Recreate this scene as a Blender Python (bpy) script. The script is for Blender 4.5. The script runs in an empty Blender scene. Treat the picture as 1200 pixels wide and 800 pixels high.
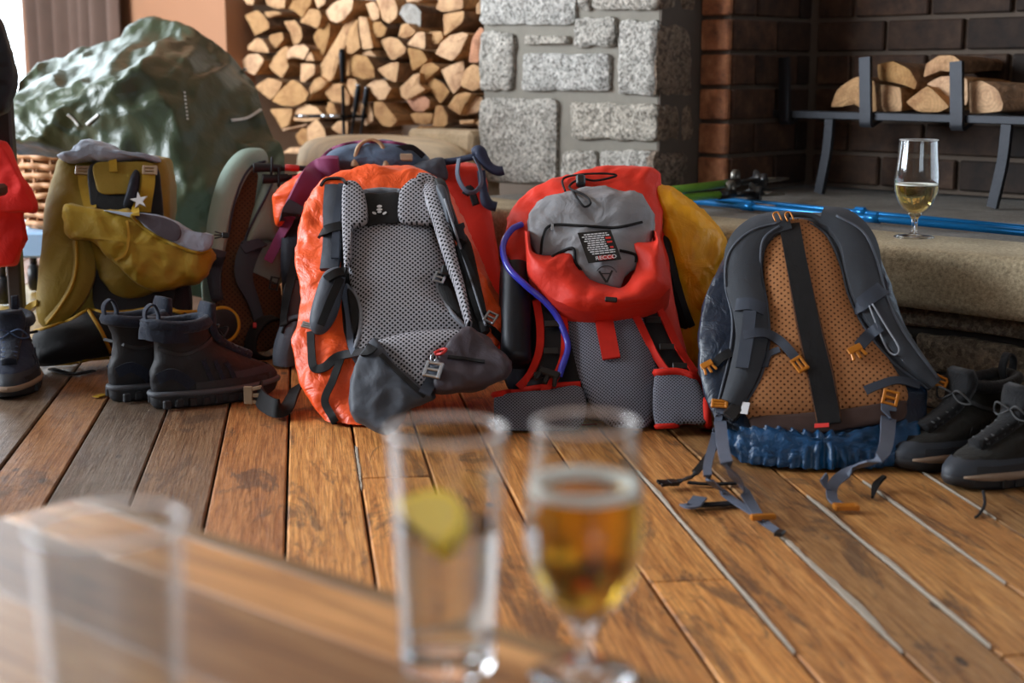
import bpy, bmesh, math, random
from mathutils import Vector as V, Matrix, noise
from mathutils.bvhtree import BVHTree

# ------------------------------------------------------------------ camera
SC = bpy.context.scene
COL = SC.collection
FPX, CX, CY = 1667.0, 600.0, 400.0            # focal length in pixels of the 1200 px frame (50 mm)
CAMZ = 0.60
PITCH = math.atan(310.0 / FPX)
cam_d = bpy.data.cameras.new('camera')
cam_d.sensor_width = 36.0
cam_d.lens = FPX / 1200.0 * 36.0
cam_d.clip_start = 0.02
cam_d.dof.use_dof = True
cam_d.dof.focus_distance = 2.55
cam_d.dof.aperture_fstop = 4.0
cam = bpy.data.objects.new('camera', cam_d)
cam.location = (0, 0, CAMZ)
cam.rotation_euler = (math.pi / 2 - PITCH, 0, 0)
COL.objects.link(cam)
SC.camera = cam

# ------------------------------------------------------------------ world, light, exposure
w = bpy.data.worlds.new('daylight'); SC.world = w
w.use_nodes = True
wn = w.node_tree.nodes; wl = w.node_tree.links
bg = wn['Background']
bg.inputs[0].default_value = (0.72, 0.86, 1.0, 1)      # overcast sky
bg.inputs[1].default_value = 2.2

def area(name, loc, target, sx, sy, power, col):
    d = bpy.data.lights.new(name, 'AREA'); d.shape = 'RECTANGLE'; d.size = sx; d.size_y = sy
    d.energy = power; d.color = col
    o = bpy.data.objects.new(name, d); o.location = loc
    o.rotation_euler = (V(target) - V(loc)).to_track_quat('-Z', 'Y').to_euler()
    COL.objects.link(o); return o
# daylight entering through the side window and the far window (both real openings in the walls)
area('side_window_daylight', (-3.30, 3.0, 1.45), (0, 2.7, 1.15), 2.6, 1.5, 232, (0.86, 0.93, 1.0))
area('far_window_daylight', (-2.62, 6.55, 1.62), (-1.6, 3.6, 1.0), 1.05, 2.3, 48, (0.80, 0.92, 1.0))
area('room_fill_light', (1.1, -1.92, 1.5), (0.6, 3.0, 0.5), 1.8, 1.3, 9, (0.92, 0.95, 1.0))  # fill light added behind the camera

SC.view_settings.view_transform = 'Standard'
SC.view_settings.look = 'None'
SC.view_settings.gamma = 1.0
SC.view_settings.use_curve_mapping = False
SC.view_settings.exposure = 0.22
SC.cycles.use_denoising = True
SC.cycles.max_bounces = 10
SC.cycles.transmission_bounces = 10
SC.cycles.sample_clamp_indirect = 5.0
SC.cycles.sample_clamp_direct = 12.0

# ------------------------------------------------------------------ geometry of the view (used to place things at measured spots)
_c, _s = math.cos(PITCH), math.sin(PITCH)
EYE = V((0, 0, CAMZ))
def ray(x, y):
    a = (x - CX) / FPX; b = (CY - y) / FPX
    return V((a, _c + b * _s, -_s + b * _c))
def at_y(x, y, Y):
    d = ray(x, y); return EYE + d * (Y / d.y)
def at_z(x, y, z):
    d = ray(x, y); return EYE + d * ((z - CAMZ) / d.z)
def at_pl(x, y, P, N):
    d = ray(x, y); return EYE + d * ((P - EYE).dot(N) / d.dot(N))
R2 = math.sqrt(.5)
E1 = V((R2, -R2, 0))          # along the hearth, towards its right end
E2 = V((R2, R2, 0))           # into the fireplace
UZ = V((0, 0, 1))

def cat(pts, n, closed=False):
    """n samples of a Catmull-Rom curve through pts (any dimension)"""
    m = len(pts); out = []
    P = [tuple(p) for p in pts]; dim = len(P[0])
    segs = m if closed else m - 1
    for i in range(n):
        t = (i / n if closed else i / (n - 1)) * segs
        k = min(int(t), segs - 1); f = t - k
        if closed:
            a, b, c, d = P[(k - 1) % m], P[k % m], P[(k + 1) % m], P[(k + 2) % m]
        else:
            a, b, c, d = P[max(k - 1, 0)], P[k], P[k + 1], P[min(k + 2, m - 1)]
        out.append(tuple(.5 * (2 * b[j] + (c[j] - a[j]) * f + (2 * a[j] - 5 * b[j] + 4 * c[j] - d[j]) * f * f
                               + (3 * b[j] - a[j] - 3 * c[j] + d[j]) * f ** 3) for j in range(dim)))
    return out
def interp(vals, n):
    if not isinstance(vals, (list, tuple)): return [vals] * n
    return [x[0] for x in cat([(v,) for v in vals], n)] if len(vals) > 1 else list(vals) * n

# ------------------------------------------------------------------ mesh builder
class MB:
    def __init__(s): s.v = []; s.f = []; s.uv = []; s.m = []
    def add(s, verts, faces, uvs=None, mat=0):
        b = len(s.v)
        s.v.extend(V(p) for p in verts)
        s.uv.extend(uvs if uvs else [(p[0], p[2]) for p in verts])
        for f in faces: s.f.append(tuple(b + i for i in f)); s.m.append(mat)
    def grid(s, rows, uvr=None, close=False, mat=0, cap0=False, cap1=False):
        n = len(rows[0]); vs = [p for r in rows for p in r]
        us = [u for r in uvr for u in r] if uvr else None
        fs = []
        for i in range(len(rows) - 1):
            for j in range(n if close else n - 1):
                k = (j + 1) % n
                fs.append((i * n + j, i * n + k, (i + 1) * n + k, (i + 1) * n + j))
        if cap0: fs.append(tuple(reversed(range(n))))
        if cap1: fs.append(tuple(range((len(rows) - 1) * n, len(rows) * n)))
        s.add(vs, fs, us, mat)
    def build(s, name, mats, parent=None, base=None, smooth=True, floor=None, solid=False):
        if floor is not None:
            for p in s.v:
                if p.z < floor: p.z = floor
        if parent is not None: o0 = parent_loc(parent)
        elif base is not None: o0 = V(base)
        else:
            o0 = V((sum(p.x for p in s.v), sum(p.y for p in s.v), 0)) / max(1, len(s.v)); o0.z = min(p.z for p in s.v)
        me = bpy.data.meshes.new(name)
        me.from_pydata([p - o0 for p in s.v], [], s.f)
        for mm in (mats if isinstance(mats, (list, tuple)) else [mats]): me.materials.append(mm)
        me.polygons.foreach_set('material_index', s.m)
        me.polygons.foreach_set('use_smooth', [bool(smooth)] * len(s.f))
        ul = me.uv_layers.new(name='UVMap')
        li = [0] * len(me.loops); me.loops.foreach_get('vertex_index', li)
        fl = []
        for i in li: fl.extend(s.uv[i][:2])
        ul.data.foreach_set('uv', fl)
        bm = bmesh.new(); bm.from_mesh(me)
        if solid: bmesh.ops.remove_doubles(bm, verts=bm.verts[:], dist=1e-6)
        bmesh.ops.recalc_face_normals(bm, faces=bm.faces[:])
        if solid and bm.calc_volume(signed=True) < 0: bmesh.ops.reverse_faces(bm, faces=bm.faces[:])
        bm.to_mesh(me); bm.free()
        if smooth == 'auto':
            me.set_sharp_from_angle(angle=math.radians(38))
        me.update()
        o = bpy.data.objects.new(name, me); COL.objects.link(o)
        if parent is not None: o.parent = parent
        else: o.location = o0
        LOC[o.name] = o0
        return o
LOC = {}
def parent_loc(p): return LOC[p.name]

def thing(name, label, category, base, group=None):
    o = bpy.data.objects.new(name, None); COL.objects.link(o)
    o.location = base; LOC[o.name] = V(base); o.empty_display_size = .05
    o['label'] = label; o['category'] = category
    if group: o['group'] = group
    return o
def tag(o, label, category, group=None):
    o['label'] = label; o['category'] = category
    if group: o['group'] = group
    return o
def struct(o): o['kind'] = 'structure'; return o
def lab(o, label): o['label'] = label; return o

# chamfered box in a basis
def cbox(mb, C, R, U, N, sx, sy, sz, ch=None, mat=0):
    ch = min(sx, sy, sz) * .22 if ch is None else ch
    hx, hy, hz = sx / 2, sy / 2, sz / 2
    C = V(C); vs = []; idx = {}
    for a in (-1, 1):
        for b in (-1, 1):
            for c in (-1, 1):
                for k, (x, y, z) in enumerate(((hx, hy - ch, hz - ch), (hx - ch, hy, hz - ch), (hx - ch, hy - ch, hz))):
                    idx[a, b, c, k] = len(vs); vs.append(C + R * (a * x) + U * (b * y) + N * (c * z))
    fs = []
    for a in (-1, 1):
        fs.append([idx[a, -1, -1, 0], idx[a, 1, -1, 0], idx[a, 1, 1, 0], idx[a, -1, 1, 0]])
        fs.append([idx[-1, a, -1, 1], idx[1, a, -1, 1], idx[1, a, 1, 1], idx[-1, a, 1, 1]])
        fs.append([idx[-1, -1, a, 2], idx[1, -1, a, 2], idx[1, 1, a, 2], idx[-1, 1, a, 2]])
        for b in (-1, 1):
            fs.append([idx[a, b, -1, 0], idx[a, b, 1, 0], idx[a, b, 1, 1], idx[a, b, -1, 1]])
            fs.append([idx[a, -1, b, 0], idx[a, 1, b, 0], idx[a, 1, b, 2], idx[a, -1, b, 2]])
            fs.append([idx[-1, a, b, 1], idx[1, a, b, 1], idx[1, a, b, 2], idx[-1, a, b, 2]])
            for c in (-1, 1): fs.append([idx[a, b, c, 0], idx[a, b, c, 1], idx[a, b, c, 2]])
    mb.add(vs, fs, [((p - C).dot(R) , (p - C).dot(U)) for p in vs], mat)
AX = (V((1, 0, 0)), V((0, 1, 0)), V((0, 0, 1)))

def tube(mb, pts, r, n=8, smooth_n=None, caps=True, closed=False, mat=0):
    pts = [V(p) for p in (cat(pts, smooth_n, closed) if smooth_n else pts)]
    m = len(pts); rs = interp(r, m); rows = []; up = None; L = 0; uvr = []
    for i, p in enumerate(pts):
        if closed: t = pts[(i + 1) % m] - pts[i - 1]
        else: t = pts[min(i + 1, m - 1)] - pts[max(i - 1, 0)]
        t = t.normalized() if t.length > 1e-9 else V((0, 0, 1))
        if up is None:
            up = t.cross(V((0, 0, 1)));
            if up.length < .1: up = t.cross(V((1, 0, 0)))
        up = (up - t * up.dot(t)).normalized(); s = t.cross(up)
        if i: L += (p - pts[i - 1]).length
        rows.append([p + (up * math.cos(a) + s * math.sin(a)) * rs[i] for a in [k * 2 * math.pi / n for k in range(n)]])
        uvr.append([(L, k / n) for k in range(n)])
    if closed: rows.append(rows[0]); uvr.append(uvr[0])
    mb.grid(rows, uvr, True, mat, caps and not closed, caps and not closed)

def ribbon(mb, pts, w, th, nrm, n=None, puff=0.0, mat=0, taper=True, ends=True):
    """flat strap: pts centre line, w width(s), th thickness, nrm facing vector(s); puff rounds the section"""
    m0 = len(pts)
    if n: pts = [V(p) for p in cat(pts, n)]
    else: pts = [V(p) for p in pts]; n = m0
    ws = interp(w, n)
    if isinstance(nrm, (list, tuple)) and not isinstance(nrm, V):
        ns = [V(x) for x in (cat(nrm, n) if len(nrm) != n else nrm)]
    else: ns = [V(nrm)] * n
    rows = []; uvr = []; L = 0
    sec = [(-.5, -.5), (-.5, .5), (-.25, .5 + puff), (0, .5 + puff * 1.3), (.25, .5 + puff), (.5, .5), (.5, -.5), (0, -.5)]
    for i, p in enumerate(pts):
        t = (pts[min(i + 1, n - 1)] - pts[max(i - 1, 0)])
        t = t.normalized() if t.length > 1e-9 else V((0, 0, 1))
        s = t.cross(ns[i])
        s = s.normalized() if s.length > 1e-4 else V((1, 0, 0))
        nn = s.cross(t).normalized()
        if i: L += (p - pts[i - 1]).length
        rows.append([p + s * (a * ws[i]) + nn * (b * th) for a, b in sec])
        uvr.append([(a * ws[i], L) for a, b in sec])
    mb.grid(rows, uvr, True, mat, ends, ends)
    return rows

def fine(prof, step):
    out = []
    for (a, b), (c, d) in zip(prof, prof[1:]):
        k = max(1, int(math.hypot(c - a, d - b) / step))
        # extra points close to both ends keep the corners crisp under smooth shading
        ts = sorted(set([0, .04, .96] + [i / k for i in range(k)])) if k > 2 else [i / k for i in range(k)]
        out += [(a + (c - a) * t, b + (d - b) * t) for t in ts]
    return out + [prof[-1]]
def lathe(mb, prof, C, n=48, mat=0, close=False, axis=None):
    """prof: (radius, height) list; axis: (R,U,N) basis"""
    C = V(C); R, U, N = axis or AX
    rows = []
    for r, h in prof:
        rows.append([C + (R * math.cos(a) + U * math.sin(a)) * max(r, 1e-5) + N * h for a in [k * 2 * math.pi / n for k in range(n)]])
    if close: rows.append(rows[0])
    mb.grid(rows, [[(k / n, i / len(rows)) for k in range(n)] for i in range(len(rows))], True, mat)

def fbm(p, sc, sd=0.0, o=3):
    q = V((p[0] * sc + sd, p[1] * sc - sd * .7, p[2] * sc + sd * 1.3)); a = 1; t = 0
    for _ in range(o): t += noise.noise(q) * a; q = q * 2.03; a *= .5
    return t
def crease(p, sc, sd=0.0):
    """fold-like ridges"""
    q = V((p[0] * sc + sd, p[1] * sc * .6 + sd, p[2] * sc - sd))
    return 1 - 2 * abs(noise.noise(q)) - .6 * abs(noise.noise(q * 2.3))

class Frame:
    """a leaning panel: origin, right, up, facing normal; uv() finds where a sight line meets it"""
    def __init__(s, b, Db, t, Dt, yaw=0.0, back=None):
        s.O = at_y(b[0], b[1], Db); T = at_y(t[0], t[1], Dt)
        s.U = (T - s.O).normalized()
        r = V((math.cos(yaw), math.sin(yaw), 0))
        s.R = (r - s.U * r.dot(s.U)).normalized()
        s.N = s.R.cross(s.U).normalized()
        s.B = V(back).normalized() if back else V((-math.sin(yaw), math.cos(yaw), 0))
    def uv(s, x, y, n=0.0):
        p = at_pl(x, y, s.O + s.N * n, s.N) - s.O
        return (p.dot(s.R), p.dot(s.U))
    def P(s, u, v, n=0.0): return s.O + s.R * u + s.U * v + s.N * n
    def px(s, x, y, n=0.0):
        u, v = s.uv(x, y, n); return s.P(u, v, n)
    def mm(s, x, y, w):
        a = s.uv(x - .5, y); b = s.uv(x + .5, y)
        return w * math.hypot(a[0] - b[0], a[1] - b[1])

def pillow(mb, fr, out, front, back, rings=12, n=72, bs=.85, wr=0.0, ws=25.0, seed=0.0, p=2.2, mat=0, off=0.0, side=7, fold=0.0, smooth=True, center=None, pleat=None, ridge=0.0):
    """inflated panel: outline (pixels) laid on the frame, domed by `front` towards the viewer and running `back` metres away"""
    uv = [fr.uv(o[0], o[1], off) for o in out]
    uv = cat(uv, n, True) if smooth else uv
    n = len(uv)
    cu = sum(u for u, _ in uv) / n; cv = sum(v for _, v in uv) / n
    if center: cu, cv = fr.uv(*center)
    rows = []; uvr = []
    def disp(P, k):
        d = 0
        if wr: d += wr * fbm(P, ws, seed)
        if fold: d += fold * (crease(P, ws * .7, seed + 3) * .7 + crease(P, ws * 1.7, seed + 11) * .45)
        if pleat: d += pleat[0] * math.sin((P - fr.O).dot(fr.R) * pleat[1] + 2.5 * noise.noise(P * 9)) * (1 + .5 * noise.noise(P * 14))
        return d * k
    for k in range(0, rings + 1):
        t = math.sin(k / rings * math.pi / 2) if k else 1e-4
        h = front * max(0, 1 - t ** p) ** (1 / p) + off
        row = []; ur = []
        for u, v in uv:
            a, b = cu + (u - cu) * t, cv + (v - cv) * t
            P = fr.P(a, b, h)
            d = disp(P, 1)
            row.append(P + (fr.N * .8 + (fr.R * (u - cu) + fr.U * (v - cv)).normalized() * .6 * t) * d); ur.append((a, b))
        rows.append(row); uvr.append(ur)
    for j in range(1, side + 1):
        sj = j / side; k = 1 - (1 - bs) * sj ** 1.6
        bul = math.sin(sj * math.pi) * .03
        row = []; ur = []
        for u, v in uv:
            P = fr.P(cu + (u - cu) * (k + bul), cv + (v - cv) * (k + bul), off) + fr.B * (back * sj)
            d = disp(P, 1)
            row.append(P + (fr.R * (u - cu) + fr.U * (v - cv)).normalized() * d); ur.append((u, v + sj * back))
        rows.append(row); uvr.append(ur)
    mb.grid(rows, uvr, True, mat, True, True)
    return mb

class Surf:
    """finds the points of built surfaces behind given spots of the view, to lay straps and prints on them"""
    def __init__(s, mbs, fr):
        vs = []; fs = []
        for m in mbs:
            b = len(vs); vs.extend(m.v); fs.extend(tuple(b + i for i in f) for f in m.f)
        s.t = BVHTree.FromPolygons(vs, fs); s.fr = fr
    def hit(s, x, y, off=.003):
        d = ray(x, y).normalized()
        loc, nor, i, dist = s.t.ray_cast(EYE, d)
        if loc is None: p = s.fr.px(x, y); nor = s.fr.N
        else:
            p = loc
            if nor.dot(d) > 0: nor = -nor
        return p + nor * off, nor
    def path(s, pts, off=.004, n=28, sm=3):
        q = cat(pts, n) if len(pts) > 1 else pts
        P = []; N = []
        for x, y in q:
            d = ray(x, y).normalized()
            loc, nor, i, dist = s.t.ray_cast(EYE, d)
            if loc is None: loc = s.fr.px(x, y); nor = s.fr.N.copy()
            if nor.dot(d) > 0: nor = -nor
            P.append((loc - EYE).length); N.append((nor + s.fr.N * .8).normalized())
        for _ in range(sm):
            P = [min(P[i], (P[max(i - 1, 0)] + P[i] + P[min(i + 1, n - 1)]) / 3) if 0 < i < n - 1 else P[i] for i in range(n)]
            N = [(N[max(i - 1, 0)] + N[i] + N[min(i + 1, n - 1)]).normalized() for i in range(n)]
        out = [EYE + ray(*q[i]).normalized() * (P[i] - off) for i in range(n)]
        return out, N
    def strap(s, mb, pts, wpx, th=.003, off=.004, n=28, puff=0.0, sm=3, mat=0, fr=None):
        P, N = s.path(pts, off, n, sm)
        q = cat(pts, n); wl_ = interp(wpx, n)
        ws = [wl_[i] * (P[i] - EYE).dot(V((0, _c, -_s))) / FPX for i in range(n)]
        return ribbon(mb, P, ws, th, N, None, puff, mat)
def pxw(P, wpx): return wpx * (P - EYE).dot(V((0, _c, -_s))) / FPX

# plastic hardware
def ladder_lock(mb, C, R, U, N, w, h, th, bar=.2):
    b = w * bar
    for a in (-1, 1): cbox(mb, C + R * (a * (w - b) / 2), R, U, N, b, h, th)
    for a in (-1, 0, 1): cbox(mb, C + U * (a * (h - b) / 2) + N * (.0003 * a), R, U, N, w - b * 1.2, b * .8, th * .9)
def side_buckle(mb, C, R, U, N, w, h, th):
    cbox(mb, C + U * (h * .28), R, U, N, w, h * .42, th)
    cbox(mb, C - U * (h * .15), R, U, N, w * .22, h * .5, th * .7)
    for a in (-1, 1):
        cbox(mb, C + R * (a * w * .40) - U * (h * .1), (R + U * (.25 * a)).normalized(), (U - R * (.25 * a)).normalized(), N, w * .2, h * .55, th * .8)
def side_basis(N, up):
    N = V(N).normalized(); U = V(up) - N * V(up).dot(N); U.normalize(); return U.cross(N), U, N
# ------------------------------------------------------------------ materials
def lin(h):
    if isinstance(h, str):
        h = h.lstrip('#'); c = [int(h[i:i + 2], 16) / 255 for i in (0, 2, 4)]
    else: c = list(h)
    return tuple(x / 12.92 if x <= .04045 else ((x + .055) / 1.055) ** 2.4 for x in c) + (1.0,)
def new_mat(name):
    m = bpy.data.materials.new(name); m.use_nodes = True
    nt = m.node_tree; b = nt.nodes['Principled BSDF']
    return m, nt, b
def nd(nt, t, **kw):
    n = nt.nodes.new(t)
    for k, v in kw.items():
        if k.startswith('i_'): n.inputs[int(k[2:]) if k[2:].isdigit() else k[2:].replace('_', ' ')].default_value = v
        else: setattr(n, k, v)
    return n
def ramp(nt, src, stops, interp_='LINEAR'):
    r = nt.nodes.new('ShaderNodeValToRGB'); r.color_ramp.interpolation = interp_
    e = r.color_ramp.elements
    while len(e) < len(stops): e.new(.5)
    for i, (p, c) in enumerate(stops): e[i].position = p; e[i].color = c if len(c) == 4 else (*c, 1)
    nt.links.new(src, r.inputs[0]); return r.outputs[0]
def mixc(nt, fac, a, b, mode='MIX'):
    m = nt.nodes.new('ShaderNodeMix'); m.data_type = 'RGBA'; m.blend_type = mode
    for k, s in ((0, fac), (6, a), (7, b)):
        if hasattr(s, 'is_linked'): nt.links.new(s, m.inputs[k])
        else: m.inputs[k].default_value = s
    return m.outputs[2]
def math_(nt, op, a, b=None):
    m = nt.nodes.new('ShaderNodeMath'); m.operation = op
    for k, s in ((0, a), (1, b)):
        if s is None: continue
        if hasattr(s, 'is_linked'): nt.links.new(s, m.inputs[k])
        else: m.inputs[k].default_value = s
    return m.outputs[0]
def coords(nt, kind='Object', scale=(1, 1, 1), rnd=False):
    tc = nt.nodes.new('ShaderNodeTexCoord'); mp = nt.nodes.new('ShaderNodeMapping')
    mp.inputs['Scale'].default_value = scale
    nt.links.new(tc.outputs[kind], mp.inputs[0])
    if rnd:
        oi = nt.nodes.new('ShaderNodeObjectInfo'); vm = nt.nodes.new('ShaderNodeVectorMath'); vm.operation = 'SCALE'
        vm.inputs[0].default_value = (7.3, 3.1, 5.7)
        s = math_(nt, 'MULTIPLY', oi.outputs['Random'], 9.0); nt.links.new(s, vm.inputs['Scale'])
        nt.links.new(vm.outputs[0], mp.inputs['Location'])
    return mp.outputs[0]
def noi(nt, vec, scale, detail=4, rough=.55, dist=0.0):
    n = nd(nt, 'ShaderNodeTexNoise'); n.inputs['Scale'].default_value = scale; n.inputs['Detail'].default_value = detail
    n.inputs['Roughness'].default_value = rough; n.inputs['Distortion'].default_value = dist
    nt.links.new(vec, n.inputs['Vector']); return n.outputs['Fac']
def bump(nt, b, h, strength, dist=.002, prev=None):
    n = nt.nodes.new('ShaderNodeBump'); n.inputs['Strength'].default_value = strength; n.inputs['Distance'].default_value = dist
    nt.links.new(h, n.inputs['Height'])
    if prev is not None: nt.links.new(prev, n.inputs['Normal'])
    if b is not None: nt.links.new(n.outputs[0], b.inputs['Normal'])
    return n.outputs[0]

def fabric(name, col, rough=.75, var=.12, wrinkle=.25, wscale=22, weave=.15, sheen=.15, spec=.35, fine=900):
    m, nt, b = new_mat(name)
    c = lin(col); v = coords(nt)
    f = noi(nt, v, 9, 3)
    dark = tuple(x * (1 - var * 1.6) for x in c[:3]) + (1,); lite = tuple(min(1, x * (1 + var)) for x in c[:3]) + (1,)
    nt.links.new(mixc(nt, f, dark, lite), b.inputs['Base Color'])
    b.inputs['Roughness'].default_value = rough
    b.inputs['Specular IOR Level'].default_value = spec
    b.inputs['Sheen Weight'].default_value = sheen * .35
    n1 = bump(nt, None, noi(nt, v, wscale, 5, .6, .6), wrinkle, .012)
    # sharp little creases
    rd = nd(nt, 'ShaderNodeTexNoise'); rd.noise_type = 'RIDGED_MULTIFRACTAL'
    rd.inputs['Scale'].default_value = wscale * .9; rd.inputs['Detail'].default_value = 3; rd.inputs['Roughness'].default_value = .55; rd.inputs['Distortion'].default_value = .4
    nt.links.new(v, rd.inputs['Vector'])
    n1 = bump(nt, None, rd.outputs['Fac'], min(1, wrinkle * .7), .006, n1)
    bump(nt, b, noi(nt, v, fine, 1), weave, .0008, n1)
    return m
def plain(name, col, rough=.5, metal=0.0, bmp=0.0, bs=200, spec=.5):
    m, nt, b = new_mat(name)
    v = coords(nt); c = lin(col)
    f = noi(nt, v, 30, 3)
    nt.links.new(mixc(nt, f, tuple(x * .82 for x in c[:3]) + (1,), tuple(min(1, x * 1.1) for x in c[:3]) + (1,)), b.inputs['Base Color'])
    b.inputs['Roughness'].default_value = rough; b.inputs['Metallic'].default_value = metal
    b.inputs['Specular IOR Level'].default_value = spec
    if bmp: bump(nt, b, noi(nt, v, bs, 3), bmp, .001)
    return m
def webbing(name, col, rough=.65):
    m, nt, b = new_mat(name)
    c = lin(col); uv = coords(nt, 'UV')
    sx = nd(nt, 'ShaderNodeSeparateXYZ'); nt.links.new(uv, sx.inputs[0])
    h = math_(nt, 'MULTIPLY', math_(nt, 'SINE', math_(nt, 'MULTIPLY', sx.outputs[1], 2600.0)), math_(nt, 'SINE', math_(nt, 'MULTIPLY', sx.outputs[0], 3200.0)))
    f = noi(nt, coords(nt), 40, 3)
    nt.links.new(mixc(nt, f, tuple(x * .75 for x in c[:3]) + (1,), tuple(min(1, x * 1.15) for x in c[:3]) + (1,)), b.inputs['Base Color'])
    b.inputs['Roughness'].default_value = rough; b.inputs['Specular IOR Level'].default_value = .3
    bump(nt, b, h, .3, .0006)
    return m
def airmesh(name, col, hole, pitch=.0095, thr=.25, soft=.25, rough=.8, spec=.3):
    """spacer mesh foam: staggered dark holes"""
    m, nt, b = new_mat(name)
    uv = coords(nt, 'UV'); sx = nd(nt, 'ShaderNodeSeparateXYZ'); nt.links.new(uv, sx.inputs[0])
    k = 2 * math.pi / pitch
    a = math_(nt, 'MULTIPLY', math_(nt, 'ADD', sx.outputs[0], sx.outputs[1]), k * .5)
    c = math_(nt, 'MULTIPLY', math_(nt, 'SUBTRACT', sx.outputs[0], sx.outputs[1]), k * .5)
    s = math_(nt, 'MULTIPLY', math_(nt, 'COSINE', a), math_(nt, 'COSINE', c))
    s = math_(nt, 'ABSOLUTE', s)
    f = ramp(nt, s, [(thr, (0, 0, 0)), (min(1, thr + soft), (1, 1, 1))])
    g = mixc(nt, noi(nt, coords(nt), 14, 2), tuple(x * .8 for x in lin(col)[:3]) + (1,), lin(col))
    nt.links.new(mixc(nt, f, g, lin(hole)), b.inputs['Base Color'])
    b.inputs['Roughness'].default_value = rough; b.inputs['Specular IOR Level'].default_value = spec
    inv = math_(nt, 'SUBTRACT', 1.0, f)
    bump(nt, b, inv, .8, .002)
    return m

def wood_end(name, col, dark):
    m, nt, b = new_mat(name)
    v = coords(nt, rnd=False)
    oi = nd(nt, 'ShaderNodeObjectInfo')
    wv = nd(nt, 'ShaderNodeTexWave'); wv.wave_type = 'RINGS'; wv.rings_direction = 'SPHERICAL'
    wv.inputs['Scale'].default_value = 34; wv.inputs['Distortion'].default_value = 3.5; wv.inputs['Detail'].default_value = 4; wv.inputs['Detail Scale'].default_value = 1.4
    nt.links.new(v, wv.inputs[0])
    f = noi(nt, coords(nt, rnd=True), 18, 6, .7)
    c1 = mixc(nt, math_(nt, 'MULTIPLY', wv.outputs['Fac'], .45), lin(col), tuple(x * .66 for x in lin(col)[:3]) + (1,))
    c2 = mixc(nt, ramp(nt, f, [(.44, (0, 0, 0)), (.66, (.85, .85, .85))]), c1, lin(dark))
    # drying cracks and saw marks
    ck = noi(nt, coords(nt, scale=(9, 9, 70), rnd=True), 2.0, 5, .75, 2.2)
    c2 = mixc(nt, ramp(nt, ck, [(.63, (0, 0, 0)), (.68, (.8, .8, .8))]), c2, tuple(x * .3 for x in lin(dark)[:3]) + (1,))
    hs = nd(nt, 'ShaderNodeHueSaturation'); nt.links.new(c2, hs.inputs['Color'])
    nt.links.new(math_(nt, 'ADD', math_(nt, 'MULTIPLY', oi.outputs['Random'], .5), .68), hs.inputs['Value'])
    nt.links.new(math_(nt, 'ADD', math_(nt, 'MULTIPLY', oi.outputs['Random'], -.25), 1.04), hs.inputs['Saturation'])
    nt.links.new(hs.outputs[0], b.inputs['Base Color'])
    b.inputs['Roughness'].default_value = .85
    n1 = bump(nt, None, f, .5, .006)
    n1 = bump(nt, None, ck, .5, .004, n1)
    bump(nt, b, noi(nt, v, 160, 3), .4, .002, n1)
    return m
def bark(name, col):
    m, nt, b = new_mat(name)
    v = coords(nt, scale=(1, 1, 1), rnd=True)
    f = noi(nt, v, 26, 6, .7, .8)
    nt.links.new(ramp(nt, f, [(.3, tuple(x * .35 for x in lin(col)[:3])), (.55, lin(col)[:3]), (.8, tuple(min(1, x * 1.7) for x in lin(col)[:3]))]), b.inputs['Base Color'])
    b.inputs['Roughness'].default_value = .9
    bump(nt, b, f, .9, .01)
    return m
def granite(name, base, dark, lite, scale=1.0, relief=1.0):
    m, nt, b = new_mat(name)
    v = coords(nt, rnd=True)
    sp = noi(nt, v, 95 * scale, 5, .8, .3)
    vo = nd(nt, 'ShaderNodeTexVoronoi'); vo.inputs['Scale'].default_value = 150 * scale; nt.links.new(v, vo.inputs['Vector'])
    bg_ = noi(nt, v, 24 * scale, 6, .7)
    c = ramp(nt, sp, [(.30, lin(dark)[:3]), (.46, lin(base)[:3]), (.66, lin(lite)[:3])])
    c = mixc(nt, ramp(nt, vo.outputs['Color'], [(.0, (0, 0, 0)), (.62, (0, 0, 0)), (.70, (.55, .55, .55))]), c, lin(dark))
    tone = mixc(nt, 1.0, c, ramp(nt, bg_, [(.3, (.66, .65, .63)), (.7, (1.12, 1.1, 1.07))]), 'MULTIPLY')
    oi = nd(nt, 'ShaderNodeObjectInfo')
    warm = mixc(nt, math_(nt, 'MULTIPLY', oi.outputs['Random'], .55), tone, mixc(nt, 1.0, tone, (1.0, .87, .70, 1), 'MULTIPLY'))
    nt.links.new(warm, b.inputs['Base Color'])
    b.inputs['Roughness'].default_value = .88
    n0 = bump(nt, None, bg_, 1.0 * relief, .03)
    bump(nt, b, sp, .55 * relief, .004, n0)
    return m
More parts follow.
